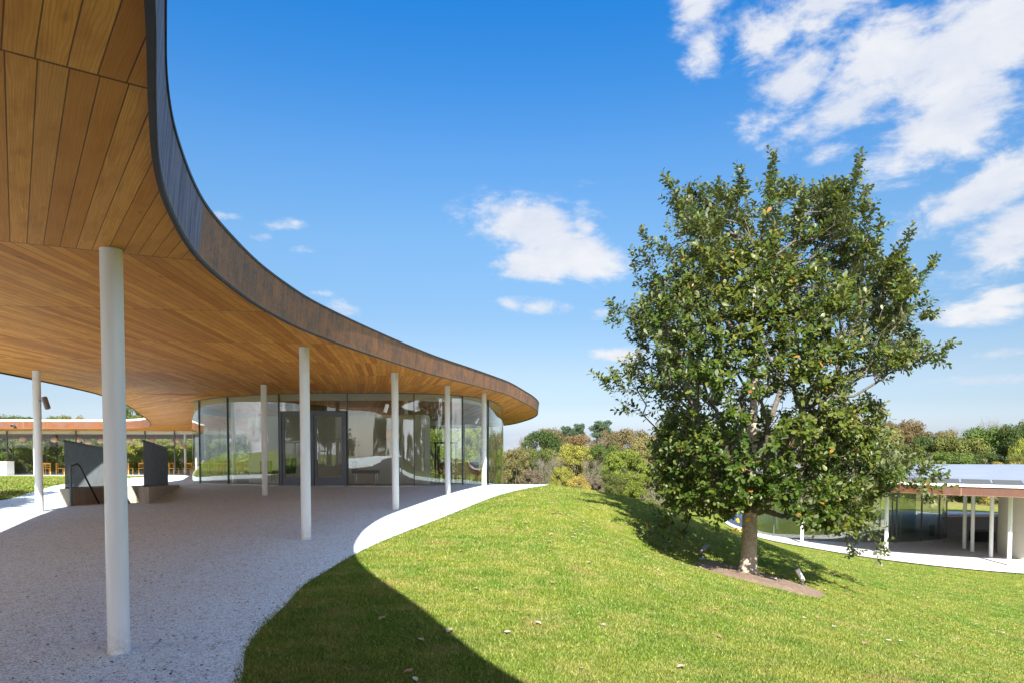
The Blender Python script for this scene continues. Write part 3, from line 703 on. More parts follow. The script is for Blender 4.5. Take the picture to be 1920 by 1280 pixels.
# warmer copper edging over the hall and a pale gutter above it
cidx = [i for i in range(len(ROOF)) if ROOF[i][1] > 38.5 and ROOF[i][1] < 43.4 and ROOF[i][0] < -19.5]
seg = ROOF[cidx]; seg = seg[np.argsort(-np.arange(len(seg)))] if seg[0][0] < seg[-1][0] and False else seg
def open_band(pts, z0, z1, name, mat, off, th):
    n = len(pts); q = []
    for i in range(n):
        t = pts[min(i+1, n-1)]-pts[max(i-1, 0)]; t = t/np.linalg.norm(t); q.append(pts[i]+off*np.array([t[1], -t[0]]))
    o = strip_solid(q, lambda x, y: zs(x, y)+z0, lambda x, y: zs(x, y)+z1, name, mat, th)
    cum = np.concatenate([[0], np.cumsum(np.linalg.norm(np.diff(np.array(q), axis=0), axis=1))])
    R = [(cum[i], h, 0) for i in range(n) for s in (0, 1) for h in (0, z1-z0)]
    a = o.data.attributes.new('run', 'FLOAT_VECTOR', 'POINT'); a.data.foreach_set('vector', np.array(R, np.float32).ravel()); return o
P_(open_band(seg, -.04, .372, 'copper_edge', M_FASCIA2, .045, .02))
P_(open_band(seg, .373, .52, 'gutter', M_TRIM, .03, .06))

# ------------------------------------------------------------------ spotlights on the columns
def spotlight(name, base, arm, tilt, L, r, label, mat, aim, group=None):
    """arm reaches from the column, cylindrical head aimed along 'aim'"""
    e = empty(name, base); tag(e, label, 'spotlight', group)
    A = Vector(arm); d = Vector(aim).normalized()
    MB().tube([(0, 0, 0), A*.5, A], .012, 8).build('bracket', M_LAMPBODY, e)
    MB().tube([A-Vector((0, 0, .025)), A+Vector((0, 0, .035))], .02, 8).build('joint', M_LAMPBODY, e)
    h0 = A - d*L*.35; h1 = A + d*L*.65
    o = MB().tube([h0, h0+d*.012, h1-d*.01, h1], [r*.9, r, r, r*.96], 18).build('lamp_head', mat, e); smooth_by_angle(o, 50)
    MB().tube([h1-d*.004, h1+d*.002], r*.8, 18).build('lens', M_BLACK, o)
    return e
spotlight('column_spotlight', (-10.02, 14.5, 2.36), (.155, -.03, -.015), 0, .26, .055, 'dark grey spotlight on the leftmost column, outlined against the sky', M_LAMPBODY, (.38, -.15, -.9))
spotlight('column_spotlight', (-2.64, 14.98, 2.24), (-.10, -.05, 0), 0, .19, .042, 'white spotlight high on the column in front of the middle of the pavilion', M_LAMPWHITE, (-.25, -.2, -.95))
spotlight('column_spotlight', (-.97, 21.96, 2.12), (-.14, -.04, 0), 0, .19, .042, 'small white spotlight on the rightmost pavilion column', M_LAMPWHITE, (-.5, .1, -.8))
e = spotlight('eave_spotlight', (-31.1, 42.7, 2.25), (0, -.14, 0), 0, .2, .085, 'small round dark spotlight on the copper edge of the far dining hall', M_LAMPBODY, (.2, -.9, -.3))

# ------------------------------------------------------------------ stairwell
a0 = ST['a']; L = ST['L']; Wd = ST['w']
def sp(s, r, z): q_ = a0+stv*s+stn*r; return (q_[0], q_[1], z)
S_ = empty('sunken_stair', (*a0, 0)); tag(S_, 'sunken stair with tapering concrete parapets and grey metal bar guards on both sides', 'stair')
def SP(o): o.parent = S_; o.matrix_parent_inverse = Matrix.Translation(-S_.location); return o
def hexa(a, b, zb0, zb1, zt0, zt1, r0, r1):
    V = [sp(a, r0, zb0), sp(a, r1, zb0), sp(b, r1, zb1), sp(b, r0, zb1), sp(a, r0, zt0), sp(a, r1, zt0), sp(b, r1, zt1), sp(b, r0, zt1)]
    return V, [(0, 3, 2, 1), (4, 5, 6, 7), (0, 1, 5, 4), (1, 2, 6, 5), (2, 3, 7, 6), (3, 0, 4, 7)]
for (r0, r1) in ((-.22, 0.0), (Wd, Wd+.22)):
    SP(MB().add(*hexa(-.05, L, -2.8, -2.8, .40, .06, r0, r1)).build('parapet', M_CONC))
SP(MB().add(*hexa(L, L+.2, -2.8, -2.8, .06, .055, -.22, Wd+.22)).build('end_wall', M_CONC))
m = MB(); nst = 16
for i in range(nst):
    z1 = -.004-.165*i; m.add(*hexa(i*.29+.3, (i+1)*.29+.298+.03, z1-.5, z1-.5, z1-.165, z1-.165, .002, Wd-.002))
m.add(*hexa(-.05, .3, -2.5, -2.5, -.004, -.004, .002, Wd-.002))
SP(m.build('steps', M_CONC))
for (rr) in (-.11, Wd+.11):
    g_ = MB(); n = 60 if rr < 0 else 60
    for i in range(n):
        s = .02+i*(L-1.55-.02)/(n-1)*1.0 if rr > 0 else .02+i*(L-1.5)/(n-1)
        zb = .40-.34*(s+.05)/(L+.05)-.02; g_.box((*sp(s, rr, 0)[:2], zb+.55), (.013, .013, 1.12), math.atan2(stv[1], stv[0]))
    s1 = .02+(L-1.55)
    t_ = MB()
    zt = lambda s: .40-.34*(s+.05)/(L+.05)+1.10
    V, F = hexa(0, s1, zt(0)-.022, zt(s1)-.022, zt(0)+.022, zt(s1)+.022, rr-.022, rr+.022); t_.add(V, F)
    V, F = hexa(0, s1, zt(0)-1.09, zt(s1)-1.09, zt(0)-1.07, zt(s1)-1.07, rr-.018, rr+.018); t_.add(V, F)
    SP(g_.build('guard_bars', M_BARS)); SP(t_.build('guard_rail', M_BLACK))
hm = MB(); pts = [sp(-.05, .12, .95), sp(.05, .12, .97), sp(.3, .12, .90)] + [sp(.3+k*.29, .12, .90-.165*k) for k in range(1, 8)]
hm.tube(pts, .021, 8); hm.tube([sp(-.05, .12, .95), sp(-.05, .03, .93)], .018, 6); SP(hm.build('handrail', M_BLACK))
SP(MB().tube([sp(-.12, .03, 0), sp(-.12, .03, .96)], .03, 8).build('rail_post', M_BARS))

# ------------------------------------------------------------------ right-hand glass building
R = empty('glass_building', (22, 36, RZ)); tag(R, 'low glass building downhill behind the oak, pale flat roof and copper brown eaves', 'building')
def RP(o): o.parent = R; o.matrix_parent_inverse = Matrix.Translation(-R.location); return o
RR = catmull([(36,25.9),(30,26.3),(26,26.7),(22.4,27.4),(20.1,28.4),(18.0,29.7),(16.1,32.0),(15.0,34.9),(14.3,37.9),(14.5,41),(15.4,44),(18,46.6),(24,47.6),(36,47)], .4, True)
if .5*np.sum(RR[:, 0]*np.roll(RR[:, 1], -1)-np.roll(RR[:, 0], -1)*RR[:, 1]) < 0: RR = RR[::-1].copy()
RS = -.92
def rtop(X, Y):
    d = polydist(RR, X, Y); return RS+.47+.34*sstep(0, 9, d)+.03
RP(sheet(RR, .9, lambda X, Y: 0*X+RS, 'soffit', M_DARKWOOD, flip=True, smooth=False))
rf = RP(sheet(RR, .7, rtop, 'roof', M_ROOF))
RP(band(RR, 0, .40, lambda x, y: RS-.01, 'fascia', M_FASCIA3, .02))
RP(band(RR, .385, .50, lambda x, y: RS-.01, 'gutter', M_WHITE, .06, out=.021))
# dark slate panels laid in a row just behind the gutter
M_SLATE = simple('slate_panels', (.075, .08, .085), .8, spec=.1)
RL = catmull([(36,25.9),(30,26.3),(26,26.7),(22.4,27.4),(20.1,28.4),(18.0,29.7),(16.1,32.0),(15.0,34.9),(14.3,37.9)], .05)
cumr = np.concatenate([[0], np.cumsum(np.linalg.norm(np.diff(RL, axis=0), axis=1))])
def rl(s_): return np.array([np.interp(s_, cumr, RL[:, 0]), np.interp(s_, cumr, RL[:, 1])])
s0_ = 5.0
while s0_ < cumr[-1]-1.3:
    sg = MB(); P4 = []
    for (sa, off) in ((s0_, .14), (s0_+1.05, .14), (s0_+1.05, .62), (s0_, .62)):
        q = rl(sa); tq = rl(sa+.05)-rl(sa-.05); tq = tq/np.linalg.norm(tq); nq = np.array([tq[1], -tq[0]])
        if nq[1] < 0 and nq[0] < 0 or nq @ (np.array([24, 38])-q) < 0: nq = -nq
        r2 = q+nq*off; P4.append((r2[0], r2[1], RS+.50+.16*off/.6))
    sg.add(P4+[(x, y, z-.03) for x, y, z in P4], [(0, 1, 2, 3), (7, 6, 5, 4), (0, 4, 5, 1), (1, 5, 6, 2), (2, 6, 7, 3), (3, 7, 4, 0)])
    RP(sg.build('roof_panel', M_SLATE)); s0_ += 1.13
tag(sheet(RFLOOR, 1.2, lambda X, Y: 0*X+RZ, 'terrace', M_FLOOR, smooth=False), kind='structure')
for x, y in [(21.9,29.9),(17.95,32.59),(15.46,36.23),(26.5,29.2),(22.9,34.4),(22.7,33.5),(22.5,31.9),(16.2,41.5),(19.2,37.3)]:
    RP(column(x, y, .085, RZ, RS, M_WHITE2))
gl = catmull([(14.9,43),(14.4,40.6),(14.9,38.7),(17.4,36.5),(19.6,36.3),(22.1,36.7),(24.2,37.9),(25.2,40.2),(24.2,43.3),(20.5,45),(17,44.8)], .2, True)
gi = [int(np.argmin(((gl-np.array(p))**2).sum(1))) for p in [(14.4,40.6),(14.9,38.7),(16.4,37.1),(18.3,36.35),(20.6,36.35),(22.1,36.7),(23.3,37.3),(24.2,37.9),(25.2,40.2),(24.2,43.3),(21.6,44.8),(18.6,45),(16,44.2)]]
for k in range(len(gi)):
    a, b = gi[k], gi[(k+1) % len(gi)]; ids = list(range(a, b+1)) if b >= a else list(range(a, len(gl)))+list(range(0, b+1))
    if len(ids) < 2: continue
    RP(strip_solid(gl[ids], lambda x, y: RZ+.02, lambda x, y: RS-.01, 'glass_panel', M_GLASS2)); x, y = gl[a]
    RP(MB().box((x, y, (RZ+RS)/2), (.05, .07, RS-RZ)).build('mullion', M_MULL))
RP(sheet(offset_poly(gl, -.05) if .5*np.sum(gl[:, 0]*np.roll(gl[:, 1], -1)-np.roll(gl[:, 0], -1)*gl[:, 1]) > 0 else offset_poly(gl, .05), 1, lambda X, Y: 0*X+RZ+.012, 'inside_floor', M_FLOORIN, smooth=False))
dr = [(25.5+2.15*math.cos(t), 32.0+2.15*math.sin(t)) for t in np.linspace(0, 2*PI, 64, endpoint=False)]
RP(band(np.array(dr), 0, RS-RZ-.003, lambda x, y: RZ+.003, 'round_wall', M_WALLIN, .12, out=-.12))
lw_ = [(x, 39.2+.02*(x-24)) for x in np.linspace(24.6, 32, 10)]
RP(strip_solid(lw_, lambda x, y: RZ+.004, lambda x, y: RZ+1.05, 'low_wall', simple('grey_wall', (.17, .16, .16), .7, var=.1), .25))
RP(strip_solid(lw_, lambda x, y: RZ+1.051, lambda x, y: RZ+1.14, 'wall_coping', M_TRIM, .34))
bb = empty('dark_cabinet', (25.3, 36.6, RZ)); tag(bb, 'low black cabinet on the shaded floor of the downhill building beside the curved wall', 'cabinet')
MB().box((0, 0, .31), (1.05, .5, .54), -.1).build('cabinet_body', M_BLACK, bb); MB().box((0, 0, .02), (.95, .42, .04), -.1).build('plinth', M_MULL, bb); MB().box((0, 0, .6), (1.09, .54, .03), -.1).build('cabinet_top', M_MULL, bb)

# ------------------------------------------------------------------ furniture
def make_chair():
    t = empty('dining_chair')
    MB().box((0, 0, .45), (.46, .44, .035)).build('seat', M_ORANGE, t)
    m = MB(); m.box((0, .215, .77), (.44, .022, .10)); m.box((0, .215, .60), (.42, .018, .035)); m.build('backrest', M_ORANGE, t)
    for sx in (-.205, .205):
        MB().box((sx, -.19, .216), (.038, .038, .432)).build('leg', M_ORANGE, t)
        MB().box((sx, .215, .41), (.036, .04, .82)).build('leg', M_ORANGE, t)
    return t
def make_table():
    t = empty('round_table')
    smooth_by_angle(MB().lathe([(.02, .72), (.50, .72), (.52, .735), (.50, .75), (.02, .75)], n=28).build('tabletop', M_TABLE, t), 40)
    MB().lathe([(.035, .02), (.035, .72)], n=10).build('post', M_CHROME, t)
    MB().lathe([(.26, 0), (.25, .02), (.04, .035)], n=20).build('foot', M_CHROME, t); return t
# (x at its depth, y, rotation, label)
CH = [(-32.4,46.9,.3,'orange chair just right of the white counter'),(-31.3,47.3,1.9,'orange chair between the white counter and the leftmost tall column'),(-30.4,46.8,-.4,'orange chair left of the leftmost tall column'),
      (-29.4,47.4,2.6,'orange chair half behind the leftmost tall column'),(-28.7,46.9,.1,'orange chair just right of the leftmost tall column'),(-27.7,47.3,1.2,'orange chair left of the stair guard'),
      (-26.4,46.9,3.0,'orange chair seen through the left stair guard, near its outer end'),(-25.6,47.2,.5,'orange chair seen through the middle of the left stair guard'),
      (-24.4,46.8,-1.2,'orange chair between the stair guard and the nearest column'),
      (-22.3,46.9,.2,'orange chair touching the right end of the stair guard'),(-21.5,47.3,1.5,'second orange chair right of the stair guard'),(-21.1,46.7,-.2,'third orange chair right of the stair guard'),
      (-20.3,46.9,.15,'fourth orange chair right of the stair guard, facing the camera'),(-19.7,47.4,2.9,'orange chair by the last dark mullion before the pavilion'),(-19.1,46.8,-.6,'orange chair at the left edge of the pavilion glass'),(-18.2,47.1,.9,'orange chair seen through the left curve of the pavilion glass')]
CH += [(-33.0,47.6,2.2,'orange chair half hidden by the white counter'),(-31.9,46.7,-2.4,'orange chair turned away, right behind the counter end'),(-30.0,47.9,.9,'orange chair at the back of the table behind the leftmost column'),(-29.0,48.4,-1.5,'orange chair at the far back of the hall left of the stair guard'),
 (-27.2,46.7,-.7,'orange chair touching the left edge of the stair guard'),(-22.0,48.6,2.0,'orange chair behind the table right of the stair guard'),(-20.8,48.0,-1.9,'orange chair at the back between the last two dark mullions'),(-20.0,46.7,-2.7,'orange chair turned sideways, second before the pavilion glass'),(-18.7,47.5,2.4,'orange chair partly behind the pavilion glass edge'),(-23.2,46.8,1.2,'orange chair hidden mostly by the right stair guard')]
ch0 = make_chair()
for i, (x, y, rz, lb) in enumerate(CH):
    c = ch0 if i == 0 else copy_tree(ch0); c.location = (x, y, zf(x, y)+.004); c.rotation_euler = (0, 0, rz)
    tag(c, lb, 'chair', 'orange chairs in the far dining hall')
TB = [(-30.3,48.2,'dark round table behind the leftmost tall column'),(-27.2,48.3,'dark round table left of the stair guard'),(-24.8,48.2,'dark round table behind the left stair guard'),(-21.8,48.2,'dark round table just right of the stair guard'),(-19.6,48.4,'dark round table next to the pavilion glass')]
tb0 = make_table()
for i, (x, y, lb) in enumerate(TB):
    c = tb0 if i == 0 else copy_tree(tb0); c.location = (x, y, zf(x, y)+.004); tag(c, lb, 'table', 'tables in the far dining hall')
def make_pendant(r=.22):
    t = empty('pendant_lantern')
    pr = [(.03, -.80*r)]+[(r*math.cos(a), .8*r*math.sin(a)) for a in np.linspace(-1.3, 1.3, 15)]+[(.03, .80*r)]
    smooth_by_angle(MB().lathe(pr, n=24).build('lantern_shade', M_LANTERN, t), 60)
    MB().tube([(0, 0, .75*r), (0, 0, 1.0)], .008, 5).build('cord', M_BLACK, t); return t
PD = [(43,823,47.5,'leftmost oval paper lantern in the dining hall'),(102,824,47,'oval lantern beside the second pale post of the dining hall'),(147,824,47.5,'oval lantern above the left stair guard'),(166,829,47,'low oval lantern above the right end of the left stair guard'),(189,826,47.5,'oval lantern just left of the nearest column'),
      (242,825,47,'oval lantern just right of the nearest column'),(277,831,47.3,'dim oval lantern above the right end of the stair guard'),(286,825,48,'upper lantern of the pair right of the stair guard'),(289,836,46.9,'lower lantern of the pair right of the stair guard'),(325,830,47.6,'grey lantern left of the last pair before the pavilion'),(334,825,47.2,'large bright lantern closest to the pavilion'),(343,836,46.9,'low small lantern closest to the pavilion')]
pd0 = make_pendant()
for i, (px, py, y, lb) in enumerate(PD):
    c = pd0 if i == 0 else copy_tree(pd0); x = (px-960)/1280*y; z = EYE-(py-815)/1280*y; c.location = (x, y, z)
    s = (zs(x, y)-z); 
    for chd in c.children:
        if chd.name.startswith('cord'): chd.scale = (1, 1, s/1.0)
    tag(c, lb, 'pendant lamp', 'paper lanterns in the far dining hall')
for (px, py, y, lb, sc) in [(479,813,23.9,'round lantern inside the pavilion left of its doors',1.55),(735,816,23.3,'orange lantern inside the pavilion partly hidden by a column',1.3)]:
    c = copy_tree(pd0); x = (px-960)/1280*y; z = EYE-(py-815)/1280*y; c.location = (x, y, z)
    for chd in c.children:
        if chd.name.startswith('cord'): chd.scale = (1, 1, (zs(x, y)-z))
        else: chd.scale = (sc, sc, sc)
    if 'group' in c: del c['group']
    tag(c, lb, 'pendant lamp')
def lounge_chair(x, y, rz, mat, label, legs=M_CHROME, high=.78):
    t = empty('lounge_chair', (x, y, zf(x, y)+.02), rz); tag(t, label, 'chair')
    MB().box((0, 0, .40), (.56, .54, .09)).build('seat', mat, t); MB().box((0, .25, .62), (.54, .06, high-.44)).build('backrest', mat, t)
    for sx in (-.23, .23):
        for sy in (-.22, .22): MB().tube([(sx, sy, 0), (sx, sy, .36)], .013, 6).build('leg', legs, t)
    return t
lounge_chair(-8.2, 23.3, 2.6, M_GREENCH, 'green upholstered chair inside the pavilion left of the doors')
lounge_chair(-7.75, 23.2, -2.2, M_GREENCH, 'tall backed green chair just inside the pavilion next to the door frame', high=.95)
t = empty('bench', (-4.95, 23.1, zf(-5, 23)+.02)); tag(t, 'dark padded bench behind the glass right of the doors', 'bench')
MB().box((0, 0, .42), (.85, .42, .10)).build('seat', M_BLACK, t); MB().box((-.38, .0, .62), (.09, .40, .30)).build('armrest', M_DARKWOOD, t)
for sx in (-.36, .36):
    for sy in (-.16, .16): MB().tube([(sx, sy, 0), (sx, sy, .37)], .014, 6).build('leg', M_CHROME, t)
for (x, y, rz, lb) in [(-2.5,25.6,.2,'dark lounge chair behind the glass, leftmost of the row facing the trees'),(-1.95,26.6,-.3,'dark lounge chair second from the left in the row facing the trees'),(-1.5,25.3,.1,'dark lounge chair between the two right-hand pavilion columns')]:
    lounge_chair(x, y, rz, M_DARKWOOD, lb, M_BLACK)
t = empty('display_frame', (-2.75, 28.3, zf(-2.7, 28.3)+.02)); tag(t, 'tall black display frame inside the pavilion outlined against yellow green trees', 'display stand')
m = MB()
for sx in (-.42, .42): m.box((sx, 0, .82), (.06, .06, 1.64))
m.build('frame_post', M_BLACK, t); m = MB().box((0, 0, 1.67), (.98, .16, .06)); m.build('frame_top', M_BLACK, t); MB().box((-.3, .0, .8), (.12, .04, 1.5)).build('side_panel', M_MULL, t)
# long low table
t = empty('long_table', (-1.9, 27.6, zf(-1.9, 27.6)+.02)); tag(t, 'long pale low table behind the dark lounge chairs inside the pavilion', 'table')
MB().box((0, 0, .58), (1.9, .7, .05)).build('tabletop', M_TRIM, t)
for sx in (-.85, .85): MB().box((sx, 0, .277), (.06, .6, .553)).build('leg', M_BLACK, t)
t = empty('white_counter', (-34.15, 45.0, zf(-34.15, 45))); tag(t, 'white block counter on the terrace outside the far dining hall', 'counter')
MB().box((0, 0, .44), (2.1, .7, .84)).build('counter_body', M_WHITE, t); MB().box((0, 0, .88), (2.16, .76, .035)).build('counter_top', M_TRIM, t)

# ------------------------------------------------------------------ the oak
TX, TY = 4.87, 14.0; TZ = float(ground(TX, TY))-.02; print('TZ', TZ)
def build_oak():
    e = empty('oak_tree', (TX, TY, TZ)); tag(e, 'tall dark green oak standing alone on the lawn in bare soil', 'tree')
    # crown outline: height (m above ground), reach to the left and to the right of the trunk
    ol = [(120,215,735),(170,205,745),(230,160,735),(290,140,800),(350,135,900),(400,125,915),(450,90,905),(500,80,900),(550,80,925),(600,70,905),(650,60,850),(690,90,770),(730,165,765),(760,185,840),(800,170,830),(850,155,850),(900,150,905),(950,155,880),(1000,175,810),(1040,215,800),(1080,370,790),(1105,420,700)]
    prof = np.array([((EYE-(244+cy/1.4528-815)/91.43)-TZ, (1405-1106-xl/1.4528)/91.43, (1106+xr_/1.4528-1405)/91.43) for cy, xl, xr_ in ol][::-1])
    prof[:, 1:] -= .33; prof[:, 0] = np.where(prof[:, 0] > 4, prof[:, 0]-.33, prof[:, 0])
    rg = np.random.default_rng(11); pts = []
    def n3(p, s, seed): return .5*(vnoise(p[:, 0]+p[:, 2]*.7, p[:, 1], s, seed)+vnoise(p[:, 1]-p[:, 2]*.6, p[:, 2], s, seed+3))
    while sum(len(x) for x in pts) < 2900:
        M = 6000; h = rg.uniform(prof[0, 0], prof[-1, 0]-.08, M); Lx = np.interp(h, prof[:, 0], prof[:, 1]); Rx = np.interp(h, prof[:, 0], prof[:, 2])
        uu = rg.uniform(-1, 1, M); mid = (Rx-Lx)/2; half = (Rx+Lx)/2; x = mid+half*uu
        Rd = 3.1*np.sqrt(np.clip(1-((h-3.9)/4.35)**2, .02, 1))*np.sqrt(np.clip(1-.9*uu**2, 0, 1)); vv = rg.uniform(-1, 1, M); dy = Rd*vv
        f = np.sqrt(uu**2+vv**2*(1-.9*uu**2)); k = (TY+dy)/TY
        # points are scaled by depth along rays from the eye, keeping the outline there
        X = (x+TX)*k-TX; Z = EYE+(h+TZ-EYE)*k-TZ; p = np.column_stack([X, dy, Z])
        wgt = half/3.7*(.35+.65*Rd/3.1)*np.clip(.12+1.1*(f-.35), .12, 1)
        wgt *= sstep(.45, .56, n3(p, 1.05, 2))*.97+.03+.35*(h < 3.3)*(abs(x) < 1.9)
        low = np.interp(x, [-2.4, -1.8, -1.0, -.5, 0, .55, 1.3, 2.0, 2.9, 3.4], [.75, .95, 1.2, .9, 1.15, 1.25, .75, .55, .9, 1.8]); wgt *= (h > low+.30) & (Z > .35)
        wgt *= np.where((abs(h-4.75) < .95) & (f < .66), .18, 1)
        pts.append(p[rg.uniform(0, 1, M) < wgt])
    P = np.concatenate(pts)[:2900]
    tips = [(1250,325),(1262,345),(1380,308),(1440,285),(1436,310),(1478,330),(1500,345),(1598,288),(1590,310),(1610,350),(1340,340),(1345,365),(1690,428),(1672,450),(1742,468),(1762,634),(1752,650),(1735,640),(1150,552),(1160,575),(1132,690),(1145,705),(1190,470),(1205,425),(1748,862),(1755,880),(1735,905),(1640,410),(1625,380),(1655,1000),(1600,1000),(1730,560),(1330,470),(1225,970),(1260,985),(1180,745)]
    sp_ = []
    for (px, py) in tips:
        dy = rg.uniform(-.6, .6); Y = TY+dy; q0 = np.array(((px-960)/1280*Y-TX, dy, EYE-(py-815)/1280*Y-TZ-.32)); ctr = np.array([.3, 0, 4.2]); dn = (ctr-q0)/np.linalg.norm(ctr-q0)
        if q0[2] > 6: dn = np.array([dn[0]*.5, dn[1], -1.]); dn /= np.linalg.norm(dn)
        for kq in range(4): sp_.append(tuple(q0+dn*.27*kq+rg.normal(0, .02+.03*kq, 3)))
    P = np.vstack([P, np.array(sp_)])
    # trunk and leader
    lead = [np.array([.02*math.sin(h*2)+.04*h*.4, .03*math.sin(h*1.3), h]) for h in np.arange(0, 6.8, .22)]
    nodes = list(lead); par = [-1]+list(range(len(lead)-1)); plen = [i*.22 for i in range(len(lead))]
    order = np.argsort(np.hypot(P[:, 0], P[:, 1])+.25*abs(P[:, 2]-3.5))
    N = np.array(nodes); PL = np.array(plen); okp = np.array([h[2] > 1.25 for h in nodes])
    NN = np.zeros((len(P)*3+len(N), 3)); NN[:len(N)] = N; PP = np.zeros(len(NN)); PP[:len(N)] = PL; cnt = len(N)
    OK = np.zeros(len(NN), bool); OK[:cnt] = okp
    for i in order:
        p = P[i]; d = p-NN[:cnt]; dist = np.linalg.norm(d, axis=1)
        cost = dist*1.0+.42*PP[:cnt]+np.where(d[:, 2] < dist*.10, .9*np.abs(d[:, 2]-dist*.10), 0)+np.where(OK[:cnt], 0, 99)
        j = int(np.argmin(cost)); dj = dist[j]; k = j
        # intermediate kinked nodes
        ns = int(dj/.45)
        for s in range(1, ns+1):
            t_ = s/(ns+1); q = NN[j]*(1-t_)+p*t_+rg.normal(0, .035, 3)+np.array([0, 0, -.10*math.sin(PI*t_)*min(dj, 1.5)])
            NN[cnt] = q; PP[cnt] = PP[k]+np.linalg.norm(q-NN[k]); OK[cnt] = True; par.append(k); k = cnt; cnt += 1
            if cnt >= len(NN)-2: break
        if cnt >= len(NN)-2: break
        NN[cnt] = p; PP[cnt] = PP[k]+np.linalg.norm(p-NN[k]); OK[cnt] = True; par.append(k); cnt += 1
    NN = NN[:cnt]; par = np.array(par[:cnt]); load = np.ones(cnt); kids = np.zeros(cnt, int)
    for i in range(cnt-1, 0, -1):
        load[par[i]] += load[i]; kids[par[i]] += 1
    rad = .0042*load**.47; rad = np.minimum(rad, .13)
    tr = MB(); br = MB()
    hs = np.array([0, .06, .16, .35, .7, 1.2, 1.6, 2.1, 2.7, 3.4, 4.2, 5.2, 6.4]); rs = np.array([.27, .215, .18, .163, .153, .148, .145, .125, .105, .085, .066, .045, .02])
    tpts = [(float(np.interp(h, [l[2] for l in lead], [l[0] for l in lead])), float(np.interp(h, [l[2] for l in lead], [l[1] for l in lead])), h) for h in np.arange(0, 6.4, .16)]
    tr.tube(tpts, [float(np.interp(p[2], hs, rs))*(1+.03*math.sin(p[2]*9)) for p in tpts], 18)
    for i in range(len(lead), cnt):
        a = NN[par[i]]; b = NN[i]; ra = min(rad[par[i]], rad[i]*1.35); 
        n = 7 if ra > .03 else (5 if ra > .012 else 3)
        br.tube([tuple(a), tuple(b)], [ra, rad[i]], n, cap=False)
    o = tr.build('trunk', M_BARK, e, True); o2 = br.build('branches', M_BRANCH, e, True)
    # leaves on short shoots
    S0 = []; SD = []; SL = []
    out = NN-np.array([0, 0, 3.2]); 
    for i in range(len(lead), cnt):
        if load[i] > 14: continue
        ns = 3 if kids[i] == 0 else 1
        par_d = NN[i]-NN[par[i]]; par_d = par_d/max(np.linalg.norm(par_d), 1e-6)
        for s in range(ns):
            d = par_d*.8+.5*out[i]/max(np.linalg.norm(out[i]), .1)+np.array([0, 0, .35])+rg.normal(0, .55, 3); d /= np.linalg.norm(d)
            S0.append(NN[i]-par_d*rg.uniform(0, .12)); SD.append(d); SL.append(rg.uniform(.18, .40))
    for tpt in sp_[:]:
        o_ = np.array(tpt)-np.array([.3, 0, 4.2]); o_ /= np.linalg.norm(o_); o_ = o_*.6+np.array([0, 0, .8]); S0.append(np.array(tpt)-o_*.15); SD.append(o_/np.linalg.norm(o_)); SL.append(.42)
    S0 = np.array(S0); SD = np.array(SD); SL = np.array(SL)
    nl = 14; ns = len(S0)
    # leaf template: obovate, folded on the midrib, scalloped edge; base at origin, pointing +Y, up +Z
    T = np.array([(0,0,0),(.16,.30,.05),(.27,.60,.07),(.20,.88,.03),(0,1.0,-.05),(-.20,.88,.03),(-.27,.60,.07),(-.16,.30,.05),(0,.30,0),(0,.62,.0),(.19,.46,.03),(-.19,.46,.03)])
    Ft = np.array([(0,1,8),(0,8,7),(8,1,10),(8,10,9),(10,2,9),(9,2,3),(9,3,4),(9,4,5),(9,5,6),(9,6,11),(9,11,8),(8,11,7)])
    ii = np.repeat(np.arange(ns), nl); kk = np.tile(np.arange(nl), ns); NL = len(ii)
    tpos = (kk+.6)/nl; base = S0[ii]+SD[ii]*(SL[ii]*tpos)[:, None]
    ang = kk*2.4+np.repeat(rg.uniform(0, 6.28, ns), nl)
    z_ = SD[ii]; ref = np.where(np.abs(z_[:, 2:3]) < .9, np.array([[0, 0, 1.]]), np.array([[1., 0, 0]])); ax = np.cross(z_, ref); ax /= np.linalg.norm(ax, axis=1)[:, None]; ay = np.cross(z_, ax)
    rad_ = ax*np.cos(ang)[:, None]+ay*np.sin(ang)[:, None]
    yd = rad_*.85+z_*(.25+.7*tpos[:, None]**2)+rg.normal(0, .18, (NL, 3))+np.array([0, 0, -.10]); yd /= np.linalg.norm(yd, axis=1)[:, None]
    up = z_*.8-rad_*.3+np.array([0, 0, .75])+rg.normal(0, .42, (NL, 3)); xd = np.cross(yd, up); xd /= np.linalg.norm(xd, axis=1)[:, None]; zd = np.cross(xd, yd)
    sz = rg.uniform(.062, .138, NL)
    V = base[:, None, :]+sz[:, None, None]*(T[None, :, 0:1]*1.05*xd[:, None, :]+T[None, :, 1:2]*yd[:, None, :]+T[None, :, 2:3]*zd[:, None, :])
    F = (Ft[None]+(np.arange(NL)*len(T))[:, None, None]).reshape(-1, 3)
    # colour: mostly green, sun-bleached sprays, a few turning
    patch = n3(base, 1.1, 9); r = np.clip(rg.normal(.34, .22, NL)+.6*(patch-.5), 0, .93); turn = rg.uniform(0, 1, NL) < .006+.035*(patch > .72); r[turn] = 1.0
    mesh_obj('crown', V.reshape(-1, 3), F, M_OAK, e, False, {'rnd': ('POINT', 'FLOAT', np.repeat(r, len(T)))})
    # a spray of yellow leaves low on the trunk
    ym, yt, yp = new_mat('yellow_leaves'); yp.inputs['Base Color'].default_value = (.72, .42, .02, 1); yp.inputs['Roughness'].default_value = .6
    Y = []; FY = []
